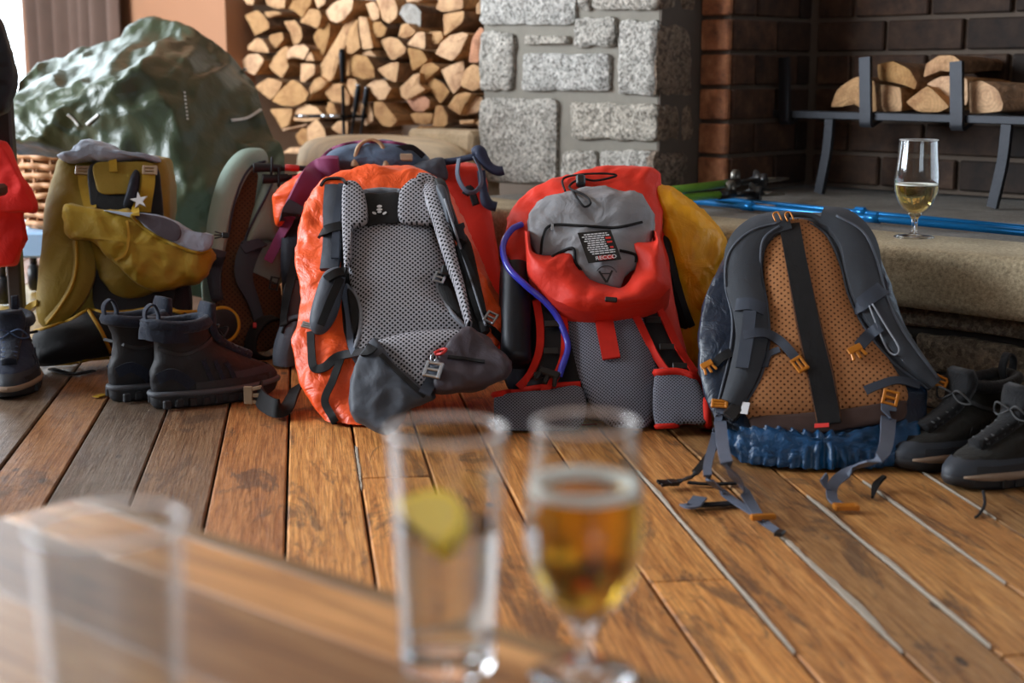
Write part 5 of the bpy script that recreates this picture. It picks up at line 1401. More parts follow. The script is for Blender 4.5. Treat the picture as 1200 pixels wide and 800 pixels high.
p.pil('pocket_lining', F_LINING, [(244,258),(330,266),(400,272),(446,284),(500,314),(548,334),(582,336),(574,376),(530,384),(452,354),(386,316),(336,276)], .006, .03, off=.122, wr=.003, ws=24, fold=.004, seed=56, p=4, parent=lidp, label='pale blue lining of the open pocket')
p.pil('mauve_patch', F_PURP, [(334,268),(390,271),(440,283),(478,304),(484,334),(470,352),(440,348),(396,322),(360,292)], .0015, .012, off=.1315, wr=.001, ws=24, seed=57, p=6, parent=lidp, label='dark mauve inner fabric of the open pocket')  # dark mauve sheet over part of the pale lining
p.pipe('pocket_edge', F_MUSTL, [(330,272),(382,320),(450,358),(530,388),(578,380)], .004, .003, parent=lidp)
p.strap('pocket_seam', W_YELPIPE, [(316,290),(322,340),(312,392),(280,412)], 3, .003, .003, n=20, parent=lidp)
p.strap('flap_tab', W_MUST, [(342,274),(344,250),(350,238)], [10, 9, 8], .003, .006, n=8)
# white star-shaped buckle
P_, N_ = p.at(358, 232, .012); mb = MB(); k = pxw(P_, 1 / 2.665); c = []
R_, U_, N_ = side_basis(fr.N, fr.U)
pr = []
for i in range(10):
    a = math.pi / 2 + i * math.pi / 5 + .2; r_ = (28 if i % 2 == 0 else 11) * k; pr.append(P_ + R_ * (r_ * math.cos(a)) + U_ * (r_ * math.sin(a)))
mb.grid([pr, [q + N_ * .006 for q in pr]], None, True, 0, True, True); mb.build('star_buckle', P_WHITE, p.t, smooth=False)
P_, N_ = p.at(575, 338, .01); mb = MB(); side_buckle(mb, P_ + fr.R * .02, fr.U, fr.R, fr.N, .012, .034, .006); mb.build('end_buckle', P_BLACK, p.t, smooth=False)
ls = p.strap('shoulder_strap', F_MUST, [(172,350),(186,410),(178,480),(140,550),(80,610)], [17, 24, 25, 22, 16], .018, .016, puff=.3, n=34, add=True)
p.pipe('strap_piping', W_YELPIPE, [(158,352),(160,420),(146,490),(106,560),(66,612)], .003, .003, parent=ls)
p.strap('rear_strap', W_MUST, [(36,545),(10,560),(-6,590)], 7, .004, .01, n=12)
p.buckle('strap_adjuster', P_BLACK, 160, 606, 14, 16, .3, 'side', off=.016)
hbw = p.pil('hip_belt', F_DARK, [(30,640),(130,608),(196,574),(330,580),(400,566),(424,558),(450,640),(440,700),(262,712),(50,745),(24,700)], .05, .05, off=.06, seed=59, label='black hip belt with yellow piping')
hbr = p.pil('hip_belt', F_DARK, [(424,560),(470,574),(560,574),(620,562),(660,590),(664,630),(640,662),(590,680),(480,680)], .04, .04, off=.06, seed=60, label='black right hip belt wing edged in yellow')
p.pipe('belt_piping', W_YELPIPE, [(30,634),(130,604),(196,570),(250,576),(330,572),(400,560)], .0042, .002)
p.pipe('belt_piping', W_YELPIPE, [(44,748),(120,738),(200,722),(262,716)], .0042, .002)
p.pipe('belt_piping', W_YELPIPE, [(192,562),(210,590),(240,640),(266,700)], .0042, .002)
p.pipe('belt_piping', W_YELPIPE, [(440,556),(480,574),(560,572),(620,562),(656,584),(664,624),(642,658),(592,680)], .0046, .002)
loose('belt_tail', W_BLACK, fpath([(60, 432), (85, 438), (110, 434)], .004), [9, 9, 8], UZ, .003, p.t)
loose('floor_tag', W_MUST, fpath([(112, 465), (122, 462)], .003), [9, 9], UZ, .002, p.t, 6)

# ================================================================== 2: sage green pack with copper back, mostly hidden
K = crop(230, 170, 2.426)
fr = Frame((285, 415), 3.10, (290, 190), 3.24, .25)
p = Pack('sage_pack', 'sage green pack with copper back between the mustard and orange packs', fr, K, at_z(285, 425, 0))
p.pil('pack_body', F_SAGE, [(150,30),(200,50),(232,120),(240,260),(235,420),(200,560),(120,580),(40,560),(20,420),(40,260),(80,120),(110,60)], .03, .18, bs=.9, seed=62, wr=.004)
p.pil('back_panel', MESH_COPD, [(150,70),(176,90),(150,160),(120,300),(112,420),(150,520),(230,500),(240,400),(234,560),(120,600),(40,560),(60,420),(84,260),(110,130)], .012, .01, off=.03, seed=63, smooth=True)
p.pil('side_panel', F_SAGE, [(196,100),(214,110),(236,180),(238,270),(190,270),(140,290),(150,220),(172,150)], .03, .03, off=.03, seed=64)
ls = p.strap('shoulder_strap', F_SAGE, [(186,36),(140,44),(104,90),(78,160),(62,236),(50,320)], [20, 24, 26, 25, 24, 20], .022, .030, puff=.3, n=34, add=True, label='sage shoulder strap')
for q in ([(196,46),(158,60),(128,104),(104,180),(90,260)],): p.pipe('strap_piping', W_SLATE, q, .003, .004, parent=ls)
for q in ([(216,110),(196,150),(160,220),(136,280),(118,380)],): p.pipe('panel_piping', W_SLATE, q, .003, .004)
p.strap('lower_strap', F_GREY, [(160,280),(140,330),(136,380),(160,440),(180,500)], [24, 24, 20, 14, 12], .014, .020, puff=.2, n=30, add=True)
p.strap('lower_strap', F_GREY, [(60,300),(50,370),(60,440)], [20, 16, 12], .014, .020, puff=.2, n=20)
p.strap('strap_keeper', W_SLATE, [(132,296),(160,284),(190,276)], 12, .004, .008, n=10)
mb = MB(); H = lambda x, y, h=.05: fr.px(*K([(x, y)])[0], h)
pp = [V(x) for x in cat([H(226, 490, .07), H(190, 500, .09), H(160, 540, .10), (H(156, 590, .10)), H(190, 612, .09), H(230, 600, .07)], 30)]
ribbon(mb, pp, .030, .004, [((q - H(200, 550, .06)).normalized()) for q in pp]); mb.build('belt_loop', W_BLACK, p.t)
mb = MB(); cbox(mb, H(166, 512, .10), fr.R, fr.U, fr.N, .008, .012, .006); mb.build('red_pull', P_RED, p.t, smooth=False)
# black pole grips lying across it
M_FOAM_B = plain('black_foam_grip', '#15171c', .7)
for (q, lb) in (([(162,64),(200,64),(240,66),(312,66)], 'black-gripped trekking pole lying across the sage pack, the upper one'), ([(188,96),(220,96),(260,92),(312,88)], 'black-gripped trekking pole lying just below the upper one')):
    t = thing('trekking_pole', lb, 'trekking pole', H(*q[0], .07), 'black poles across the sage pack')
    mb = MB(); tube(mb, [H(*q[0], .075), H(*q[1], .075), H(*q[2], .07)], [.011, .0095, .0085], 12, 14); mb.build('grip', M_FOAM_B, t)
    mb = MB(); tube(mb, [H(*q[2], .07), H(*q[3], .05)], .006, 8); mb.build('shaft', M_FOAM_B, t)
    mb = MB(); c = H(q[1][0] + 14, q[1][1] - 2, .075); tube(mb, [c - fr.U * .016 + fr.N * .012, c + fr.N * .014, c + fr.U * .018 + fr.N * .01, c + fr.U * .02 - fr.N * .008, c - fr.N * .012, c - fr.U * .016 - fr.N * .006], .0025, 6, 24, closed=True); mb.build('wrist_strap', W_BLACK, t)
    mb = MB(); tube(mb, [c + fr.R * .03 + fr.N * .002, c + fr.R * .06], .0075, 8); o = mb.build('shaft_band', P_RED, t)

# ================================================================== green waterproof draped over a big load
gx = [(12, 4.15), (50, 4.15), (110, 4.15), (180, 4.12), (228, 4.05), (285, 4.05), (306, 4.0)]
rows_px = [
    [(30,200,4.25),(60,200,4.3),(110,200,4.3),(180,200,4.3),(228,200,4.3),(285,200,4.25),(310,190,4.15)],
    [(28,104,4.05),(60,84,4.2),(115,62,4.25),(182,37,4.2),(224,46,4.12),(270,78,4.1),(298,104,4.02)],
    [(20,118,3.95),(50,97,4.02),(105,76,4.05),(172,48,4.0),(222,49,3.95),(268,82,3.95),(302,110,3.92)],
    [(13,128,3.72),(44,112,3.72),(98,88,3.74),(160,68,3.74),(214,62,3.74),(262,90,3.78),(304,112,3.82)],
    [(12,150,3.62),(44,138,3.60),(92,114,3.56),(148,92,3.56),(206,78,3.62),(262,108,3.70),(308,130,3.74)],
    [(14,166,3.60),(46,160,3.56),(84,140,3.54),(138,118,3.52),(204,116,3.56),(264,142,3.64),(318,156,3.68)],
    [(17,172,3.60),(48,172,3.56),(82,172,3.56),(134,160,3.52),(204,160,3.50),(266,186,3.58),(334,182,3.64)],
    [(18,176,3.62),(50,178,3.58),(84,186,3.58),(130,230,3.50),(204,230,3.44),(268,240,3.50),(336,230,3.60)],
    [(20,180,3.66),(54,182,3.64),(88,200,3.60),(130,320,3.44),(204,340,3.36),(268,350,3.40),(330,330,3.56)]]
ctrl = [[at_y(x, y, D) for x, y, D in r] for r in rows_px]
NR, NC = 72, 120
cols = [cat(r, NC) for r in ctrl]
mb = MB(); grid_ = [[None] * NC for _ in range(NR)]; uvr = [[None] * NC for _ in range(NR)]
for j in range(NC):
    col_ = cat([c[j] for c in cols], NR)
    for i in range(NR):
        P = V(col_[i]); k = min(1, i / 6, (NR - 1 - i) / 3)
        q = V((P.x * 1.0, P.y * .5, P.z * 1.0))
        d = .012 * fbm(q, 7, 3.3) + .026 * crease(q, 6.0, 1.7) + .016 * crease(q, 12, 8.1) + .005 * crease(q, 26, 2.2)
        grid_[i][j] = P + V((-.1, -.75, .6)) * d * k; uvr[i][j] = (P.x, P.z)
mb.grid(grid_, uvr)
edge = [[p_ + V((0, .006, -.004)) for p_ in r] for r in grid_]
mb.grid(edge, uvr)
gc = thing('waterproof_cover', 'dark green waterproof cover draped over a big load behind the mustard pack', 'cover', at_z(190, 300, 0))
mb.build('sheet', F_GREEN, gc, floor=.004)
SG = Surf([mb], Frame((200, 200), 3.5, (200, 60), 3.6))
M_REFL = plain('reflective_trim', '#c9ccca', .4)
def gstrip(name, pts, w_, n=16):
    m_ = MB(); SG.strap(m_, pts, w_, .002, .004, n, 0, 1); return m_.build(name, M_REFL, gc)
gstrip('reflective_strip', [(271, 141), (290, 138), (306, 128)], 3.6)
gstrip('reflective_strip', [(79, 134), (86, 140), (92, 148)], 3.2); gstrip('reflective_strip', [(101, 146), (108, 140), (115, 134)], 3.2)
for k in range(8):
    P_, N_ = SG.hit(215.5 + .5 * k, 109 + k * 4.4, .003); m_ = MB(); R_, U_, N_ = side_basis(N_ + V((0, -1, .2)), UZ); cbox(m_, P_, R_, U_, N_, .0052, .0052, .002); m_.build('reflective_dot', M_REFL, gc, smooth=False)
P_, N_ = SG.hit(285, 83, .006); m_ = MB(); cbox(m_, P_, *side_basis(N_, UZ), .022, .010, .008); m_.build('toggle', P_SILVER, gc, smooth=False)
# ================================================================== wicker basket on a blue-railed trolley
M_WICK = plain('wicker_cane', '#a9794f', .6, 0, .3, 80)
bc = at_y(76, 230, 3.86); bx_, by_ = bc.x, bc.y; z0 = at_y(60, 268, 3.78).z; z1 = at_y(60, 168, 3.78).z
bk = thing('wicker_basket', 'round wicker basket half hidden under the green cover', 'basket', (bx_, by_, z0))
nr = 9
for k in range(nr):
    mb = MB(); z = z0 + .012 + (z1 - z0 - .02) * k / (nr - 1); r_ = .098 + .010 * k / nr
    pts = [(bx_ + (r_ + .0045 * math.cos(12 * a + k * math.pi)) * math.cos(a), by_ + (r_ + .0045 * math.cos(12 * a + k * math.pi)) * math.sin(a), z + .002 * math.sin(5 * a + k)) for a in [i * math.pi / 36 for i in range(72)]]
    tube(mb, pts, .0088, 6, closed=True); mb.build('cane_row', M_WICK, bk)
for k in range(12):
    a = k * math.pi / 6; mb = MB(); tube(mb, [(bx_ + .094 * math.cos(a), by_ + .094 * math.sin(a), z0), (bx_ + .104 * math.cos(a), by_ + .104 * math.sin(a), z1)], .005, 6); mb.build('stake', M_WICK, bk)
mb = MB(); lathe(mb, [(.001, z0), (.098, z0), (.098, z0 + .01), (.001, z0 + .01)], (bx_, by_, 0), 28); mb.build('basket_bottom', M_WICK, bk)
M_BLUEP = plain('pale_blue_paint', '#8fb0d0', .4)
tr = thing('low_trolley', 'low trolley with pale blue edge and black castors under the wicker basket', 'trolley', (bx_, by_, 0))
zt = z0 - .002; mb = MB(); zt0 = at_y(34, 303, 3.70).z
cbox(mb, (bx_ - .02, by_ + .02, (zt + zt0) / 2), *AX, .34, .34, zt - zt0, .006); mb.build('tray', M_BLUEP, tr, smooth=False)
for a in (-1, 1):
    for b in (-1, 1):
        mb = MB(); c = V((bx_ - .02 + a * .125, by_ + .02 + b * .125, 0))
        tube(mb, [c + UZ * .07, c + UZ * zt0], .011, 8); lg = mb.build('leg', P_BLACK, tr)
        mb = MB(); lathe(mb, [(.001, -.014), (.034, -.014), (.039, -.008), (.039, .008), (.034, .014), (.001, .014)], c + UZ * .041, 22, axis=side_basis(V((1, .2, 0)), UZ)); mb.build('wheel', P_BLACK, lg)

# ================================================================== chair at the left edge with clothes hung on it
M_CHAIR = plain('dark_chair_wood', '#2e2622', .55)
cx_ = at_y(17, 300, 3.03).x; cy_ = 3.03
ch = thing('wooden_chair', 'dark wooden chair at the left edge carrying a red garment and a dark jacket', 'chair', (cx_ - .2, cy_, 0))
for (dx, dy, h_) in ((0, 0, .66), (-.36, 0, .66), (-.01, -.40, .36), (-.37, -.40, .36)):
    mb = MB(); cbox(mb, (cx_ + dx, cy_ + dy, h_ / 2), *AX, .030, .030, h_, .004); mb.build('leg', M_CHAIR, ch, smooth=False)
mb = MB(); cbox(mb, (cx_ - .185, cy_ - .255, .372), *AX, .42, .35, .024, .006); mb.build('seat', M_CHAIR, ch, smooth=False)
for z in (.46, .54, .62):
    mb = MB(); a, b = V((cx_, cy_, z)), V((cx_ - .36, cy_, z)); r_ = (b - a).normalized(); cbox(mb, (a + b) / 2, r_, UZ, r_.cross(UZ), (b - a).length, .045, .016, .004); mb.build('back_rail', M_CHAIR, ch, smooth=False)
F_REDJ = fabric('scarlet_cloth', '#e01d12', .7, .08, .4, 18, .2, .25)
F_BLKJ = fabric('black_jacket_cloth', '#14161c', .55, .1, .4, 18, .2, .1)
fr = Frame((-20, 300), 2.985, (-20, 180), 2.985)
mb = MB(); pillow(mb, fr, [(-100,150),(-40,150),(-6,166),(6,180),(18,200),(30,224),(38,240),(34,246),(20,242),(4,244),(-30,246),(-100,240)], .006, .02, bs=.97, p=6, seed=80, wr=.010, fold=.012, ws=11)
rg = thing('red_garment', 'scarlet red garment hung on the chair at the left edge', 'garment', (cx_ - .1, cy_ - .06, .2))
mb.build('upper_layer', F_REDJ, rg)
mb = MB(); pillow(mb, fr, [(-100,236),(-40,232),(8,236),(24,240),(27,262),(24,286),(18,302),(6,308),(-30,308),(-100,308)], .004, .015, bs=.97, p=6, seed=81, wr=.008, fold=.010, ws=12); mb.build('lower_layer', F_REDJ, rg)
fr = Frame((-20, 130), 2.955, (-20, 30), 2.955)
mb = MB(); pillow(mb, fr, [(-100,10),(-40,14),(-6,24),(6,44),(14,72),(15,96),(10,116),(3,130),(-30,140),(-100,140)], .025, .05, seed=82, wr=.007, fold=.008, ws=12)
o = mb.build('dark_jacket', F_BLKJ); tag(o, 'black jacket draped over the back of the chair at the left edge', 'jacket')

# ================================================================== boots
M_UPB = fabric('black_boot_leather', '#17181c', .6, .15, .25, 30, .25, .05, .4); M_SOLEB = plain('dark_rubber_sole', '#25272b', .6, 0, .3, 150)
M_COLL = fabric('blue_black_padding', '#1c2535', .85, .15, .35, 60, .4, .3); M_NAVYB = fabric('navy_boot_suede', '#1a2740', .8, .12, .25, 40, .3, .2)
M_LACE = webbing('dark_lace', '#1f2126'); M_LACEB = webbing('blue_lace', '#4a5f84'); M_LACEG = webbing('grey_lace', '#4a4b4c'); M_TOE = plain('grey_toe_rubber', '#30363f', .6, 0, .3, 120); M_MID = plain('tan_midsole', '#8d7763', .6)
M_UPG = fabric('olive_black_suede', '#1a1915', .85, .15, .3, 40, .35, .2)
M_MIDB = plain('charcoal_midsole', '#4c5057', .6, 0, .3, 120)
M_COLL2 = fabric('black_padding', '#121316', .85, .15, .35, 60, .4, .2)
def boot(name, label, heel, ang, L, H, mats, group, collar=.0, toe_cap=True, mid=None, mid_arc=None, cuff=False, lace_n=6, pull=True, lacem=None, roll=0):
    """hiking boot: heel point on the floor, toe direction ang; stacked foot-shaped sections"""
    up, so, co = mats; lacem = lacem or M_LACE
    heel = V(heel); X = V((math.cos(ang), math.sin(ang), 0)); Y = V((-X.y, X.x, 0))
    t = thing(name, label, 'boot', heel, group)
    W = .185 * L
    def loop(z, xf, xh, wk, n=36, inset=0.0):
        out = []
        for k in range(n):
            a = 2 * math.pi * k / n; ca, sa = math.cos(a), math.sin(a)
            e = .82
            x = math.copysign(abs(ca) ** e, ca); y = math.copysign(abs(sa) ** e, sa)
            xx = (xf + xh) / 2 + x * ((xf - xh) / 2 - inset)
            s = max(0, min(1, xx / L))
            foot = .74 + .30 * math.sin(max(0, min(1, (s - .15) / .85)) * math.pi) if xf > .6 * L else .80
            yy = y * (W * wk * foot - inset) + .012 * L / .24 * math.sin(s * 2.6) * 0
            out.append(heel + X * xx + Y * yy + UZ * z)
        return out
    mb = MB(); hs = .20 * H
    lv = [(0.000, .985, .02, .98), (.006, 1.0, .0, 1.02), (hs * .6, 1.005, -.005, 1.05), (hs, 1.0, .0, 1.04)]
    rows = [loop(z, f * L, h * L, w_) for z, f, h, w_ in lv]
    for q in rows[0] + rows[1]:
        d = (q - heel).dot(X) / L; q.z += .030 * H / .16 * max(0, d - .72) ** 2 * 4
    mb.grid(rows, None, True, 0, True, True); sol = mb.build('sole', so, t)
    for k in range(8):
        d = .06 + .66 * k / 7
        for sd in (-1, 1):
            mb = MB(); wv = W * (.74 + .30 * math.sin(max(0, min(1, (d - .15) / .85)) * math.pi)) * 1.0
            cbox(mb, heel + X * (d * L) + Y * (sd * wv * .985) + UZ * .010, X, UZ, Y, L * .055, .016, .010, .002); mb.build('lug', so, sol, smooth=False)
    if mid:
        mb = MB(); pts = [p_ + UZ * (hs * .86) for p_ in loop(0, 1.008 * L, -.004 * L, 1.055)]; tube(mb, pts[mid_arc[0]:mid_arc[1]] if mid_arc else pts, [.002, .0062, .006, .002] if mid_arc else .0056, 8, closed=not mid_arc); mb.build('midsole', mid, t)
    mb = MB()
    lv = [(hs * .95, .985, .012, .98), (.24 * H, .98, .004, .98), (.31 * H, .955, .0, .95), (.38 * H, .90, .0, .92), (.44 * H, .82, .005, .90), (.51 * H, .72, .022, .86), (.60 * H, .62, .040, .82),
          (.70 * H, .53, .050, .77), (.82 * H, .475, .042, .78), (.93 * H, .455, .018, .84), (1.0 * H, .45, .0, .84)]
    rows = [loop(z, f * L, h * L, w_) for z, f, h, w_ in lv]
    ins = [loop(.985 * H, .42 * L, .03 * L, .62), loop(.80 * H, .42 * L, .07 * L, .56), loop(.35 * H, .50 * L, .08 * L, .56)]
    allr = [[V(x) for x in cat([r[j] for r in rows], 26)] for j in range(36)]
    allr = [list(x) for x in zip(*allr)]
    for r in allr:
        for i, q in enumerate(r): r[i] = q + (Y * (1 if (q - heel).dot(Y) > 0 else -1)) * (.0022 * fbm(q, 45, L * 50)) + X * .0015 * fbm(q, 60, 3)
    # low notch of the collar at the sides
    for r in allr[20:]:
        for i, q in enumerate(r):
            d = (q - heel).dot(X) / L; r[i] = q + UZ * (-.05 * H * math.sin(max(0, min(1, d / .5)) * math.pi) * ((q.z / H) ** 4))
    mb.grid(allr + ins, None, True, 0, False, True); mb.build('upper', up, t); S_ = BVHTree.FromPolygons(mb.v, mb.f)
    # padded collar roll
    mb = MB(); tube(mb, [q + UZ * .002 for q in allr[-1]], .0085 + collar, 8, closed=True); mb.build('collar', co, t)
    if cuff:
        mb = MB(); c2 = [[q + (q - (heel + X * .26 * L + UZ * q.z)).normalized() * (.011 + .009 * fbm(q + UZ * dz, 60, 2)) + UZ * dz for q in allr[-1]] for dz in (.010, .004, -.010, -.026)]
        half = [[r[i] for i in range(36) if (r[i] - heel).dot(X) < .26 * L] for r in c2]
        k_ = min(len(r) for r in half); half = [sorted(r, key=lambda q: math.atan2((q - heel - X * .3 * L).dot(Y), -(q - heel - X * .3 * L).dot(X)))[:k_] for r in half]
        mb.grid(half); mb.grid([[q - X * -.006 for q in r] for r in half]); mb.build('folded_cuff', co, t)
    def surf(x, y, off):
        o = heel + X * (x * L + .18) + Y * y + UZ * (H * .62 + .18 + (.78 - x) * .08); d = -(X + UZ).normalized()
        o = heel + X * (x * L) + Y * y + UZ * H * (.34 + (.95 - x) * 1.15)
        loc, nor, i, dist = S_.ray_cast(o + (X + UZ) * .12, d)
        if loc is None: return o, (X + UZ).normalized()
        if nor.dot(d) > 0: nor = -nor
        return loc + nor * off, nor
    def sidept(x, z, sd, off):
        o = heel + X * (x * L) + UZ * (z * H); loc, nor, i, dist = S_.ray_cast(o + Y * (sd * .2), -Y * sd)
        if loc is None: return o + Y * (sd * .04), Y * sd
        return loc + Y * (sd * off), (nor if nor.dot(Y * sd) > 0 else -nor)
    for sd in (-1, 1):
        def over(nm, pts, wd, m_, th=.003):
            q = [sidept(x, z, sd, .0015) for x, z in cat(pts, 12)]; m2 = MB(); ribbon(m2, [a_ for a_, _ in q], wd, th, [b_ for _, b_ in q]); m2.build(nm, m_, t, smooth='auto')
        over('heel_counter', [(.03, .36), (.12, .42), (.21, .33), (.25, .25)], .020, co, .0035)
        over('mudguard', [(.28, .25), (.5, .255), (.7, .25), (.88, .25)], .014, so, .003)
        for k in range(3): over('side_stripe', [(.40 + .085 * k, .29), (.37 + .085 * k, .42), (.345 + .085 * k, .56 - .03 * k)], .0085, co, .0025)
        over('ankle_seam', [(.05, .72), (.2, .64), (.36, .70), (.46, .80)], .006, so, .0025)
    # tongue, toe cap
    tg = [surf(x, 0, .003) for x in (.80, .73, .66, .58, .50)]
    mb = MB(); P_ = [q for q, _ in tg] + [heel + X * (.455 * L) + UZ * (1.05 * H), heel + X * (.47 * L) + UZ * (1.20 * H)]
    ribbon(mb, P_, [.11 * L, .12 * L, .13 * L, .14 * L, .17 * L, .22 * L, .17 * L], .012, [n_ for _, n_ in tg] + [X, X], 24, .3); mb.build('tongue', co, t)
    if toe_cap:
        tl = [(hs * .9, .995, .80, .60), (.22 * H, .995, .80, .60), (.31 * H, .972, .82, .5), (.385 * H, .915, .84, .36)]
        rows = []
        for z, f, h, w_ in [(hs * .9, .993, .0, 1.0), (.25 * H, .99, .0, 1.0), (.31 * H, .965, .0, .97), (.375 * H, .915, .0, .93)]:
            full = loop(z, f * L + .003, h * L, w_ * 1.02); rows.append([full[i % 36] for i in range(-8, 9)])
        mb = MB(); mb.grid(rows); mb.grid([[q - X * .006 for q in r] for r in rows]); mb.build('toe_cap', M_TOE if toe_cap is True else toe_cap, t)
    for k in range(lace_n):
        x0 = .76 - .27 * k / max(1, lace_n - 1); wv = (.045 + .012 * k / lace_n) * L
        z_ = 1 if k % 2 else -1
        mb = MB(); q = [surf(x0 + .012 * z_ * (a - .5), (a - .5) * 2 * wv, .011)[0] for a in (0, .25, .5, .75, 1)]
        tube(mb, q, .0019, 6, 14); mb.build('lace', lacem, t)
        for sd in (-1, 1):
            c, n_ = surf(x0, sd * wv, .006); mb = MB(); lathe(mb, [(.0015, .0015), (.0042, .0015), (.0042, -.0015), (.0015, -.0015)], c, 10, close=True, axis=side_basis(n_, UZ)); mb.build('eyelet', P_SILVER if name == 'hiking_shoe' else P_BLACK, t)
    c, n_ = surf(.50, 0, .016)
    for sd in (-1, 1):
        mb = MB(); tube(mb, [c, c + Y * (sd * .02) + n_ * .012, c + Y * (sd * .034) - X * .006 + n_ * .002 + UZ * -.012, c + Y * (sd * .018) + n_ * .004 - UZ * .014, c], .0017, 6, 22); mb.build('lace_bow', lacem, t)
    if pull:
        b = heel + X * (-.004 * L) + UZ * (H * .97)
        mb = MB(); pts = [V(x) for x in cat([b, b + UZ * .030 - X * .004, b + UZ * .042 + X * .012, b + UZ * .02 + X * .022, b + X * .016], 16)]; ribbon(mb, pts, .012, .003, Y.cross(UZ), None); 
        mb = MB(); ribbon(mb, pts, .014, .003, [((pts[min(i + 1, 15)] - pts[max(i - 1, 0)]).cross(Y)).normalized() for i in range(16)]); mb.build('pull_loop', co, t)
    return t
hA = at_z(178, 478, 0)
boot('hiking_boot', 'black mid-height boot with fuzzy folded collar, in front of its pair', hA, math.radians(37), .255, .155, (M_UPB, M_SOLEB, M_COLL), 'pair of black boots before the mustard pack', .004, M_TOE, M_MIDB, None, True)
hB = at_z(130, 470, 0)
boot('hiking_boot', 'black mid-height boot standing behind and left of its pair', hB, math.radians(43), .255, .155, (M_UPB, M_SOLEB, M_COLL), 'pair of black boots before the mustard pack', .003, M_TOE, M_MIDB, None, False)
hC = at_z(38, 450, 0)
boot('hiking_boot', 'navy suede boot with blue laces at the left edge of the floor', (-1.01, 2.86, 0), math.radians(284), .25, .125, (M_NAVYB, M_SOLEB, M_COLL), None, .002, M_TOE, M_MID, None, False, lacem=M_LACEB)
tD = at_z(1108, 572, 0); aD = math.radians(208); L_ = .256
boot('hiking_boot', 'dark walking boot with grey toe nearest the camera, beside the daypack', tD - V((math.cos(aD), math.sin(aD), 0)) * L_, aD, L_, .118, (M_UPG, M_SOLEB, M_COLL2), 'pair of dark walking boots by the hearth', .002, True, M_MID, (3, 12), False, lacem=M_LACEG)
tE = at_z(1049, 552, 0); aE = math.radians(212)
boot('hiking_boot', 'dark walking boot half hidden behind the daypack and its pair', tE - V((math.cos(aE), math.sin(aE), 0)) * L_, aE, L_, .122, (M_UPG, M_SOLEB, M_COLL2), 'pair of dark walking boots by the hearth', .002, True, M_MID, (3, 12), False, lacem=M_LACEG)
lc = MB(); tube(lc, fpath([(1152, 575), (1154, 590), (1148, 602), (1143, 606)], [.02, .008, .003, .003]), .0022, 6, 16); o = lc.build('boot_lace', M_LACE); tag(o, 'loose dark lace end trailing on the floorboards from the boot', 'lace')

# ================================================================== poles lying on the hearth
def pole(name, label, a, b, r0, r1, mat, group, clamps=(), tip=None):
    t = thing(name, label, 'trekking pole', (a + b) / 2, group); d = (b - a).normalized()
    mb = MB(); tube(mb, [a, (a + b) / 2, b], [r0, r0, r0], 12); mb.build('shaft', mat, t)
    for k in clamps:
        c = a + (b - a) * k; mb = MB(); tube(mb, [c - d * .018, c + d * .018], r0 * 1.32, 12); cl = mb.build('clamp', mat, t)
        mb = MB(); cbox(mb, c + UZ * r0 * 1.5, d, d.cross(UZ), UZ, .026, .010, .006); mb.build('clamp_lever', mat, cl, smooth=False)
    return t
M_BLUE = plain('blue_anodised', '#0f6fae', .28, .55); M_GRN = plain('green_anodised', '#6a9a2c', .35, .1); M_TIP = plain('pole_tip_steel', '#8d8a82', .35, .9)
RZ = HZ + .0095
t = pole('trekking_pole', 'blue trekking pole lying along the hearth kerb, the front one', at_z(770, 232, RZ), at_z(1215, 274, RZ), .0072, 0, M_BLUE, 'blue poles on the hearth', (.29, .63))
mb = MB(); c = at_z(872, 241, RZ); d = (at_z(900, 244, RZ) - c).normalized(); tube(mb, [c, c + d * .10], .0091, 12); mb.build('silver_print', M_STEEL, t)
pole('trekking_pole', 'blue trekking pole lying just behind the front blue one', at_z(790, 228, RZ - .002), at_z(1212, 268, RZ - .002), .0058, 0, M_BLUE, 'blue poles on the hearth', (.58,))
def green_pole(q, lb, zz):
    a, b, c, e = [at_z(x, y, z_) for (x, y), z_ in zip(q, zz)]
    t = thing('trekking_pole', lb, 'trekking pole', b, 'green poles on the hearth')
    mb = MB(); tube(mb, [a, b], .0092, 12); mb.build('shaft', M_GRN, t)
    mb = MB(); tube(mb, [b, c], .0074, 12); mb.build('lower_shaft', P_BLACK, t)
    mb = MB(); tube(mb, [c, c * .4 + e * .6, e], [.0068, .0052, .0020], 10); mb.build('tip', M_TIP, t)
    d = (b - a).normalized()
    mb = MB(); tube(mb, [b - d * .025, b + d * .03], .0115, 12); cl = mb.build('clamp', P_BLACK, t)
    mb = MB(); lathe(mb, [(.004, -.005), (.016, -.005), (.016, .005), (.004, .005)], b + UZ * .016 + d * .02, 16, close=True, axis=side_basis(d.cross(UZ), UZ)); mb.build('clamp_dial', M_TIP, t)
    bs = c * .75 + b * .25; mb = MB(); R_, U_, N_ = side_basis(d, UZ)
    pr = [bs + (R_ * math.cos(a_) + U_ * math.sin(a_)) * (.024 + .005 * math.cos(5 * a_)) for a_ in [i * math.pi / 15 for i in range(30)]]
    mb.grid([[x + N_ * .004 for x in pr], pr], None, True, 0, True, True); mb.build('basket', P_BLACK, t)
green_pole([(741, 228), (857, 214.5), (898, 211), (924, 209)], 'green trekking pole on the hearth with black basket, the upper one', [HZ + .052, HZ + .050, HZ + .045, HZ + .040])
green_pole([(740, 237), (850, 227.5), (893, 227), (919, 227.5)], 'green trekking pole on the hearth, the lower of the two', [HZ + .030, HZ + .0285, HZ + .0215, HZ + .014])
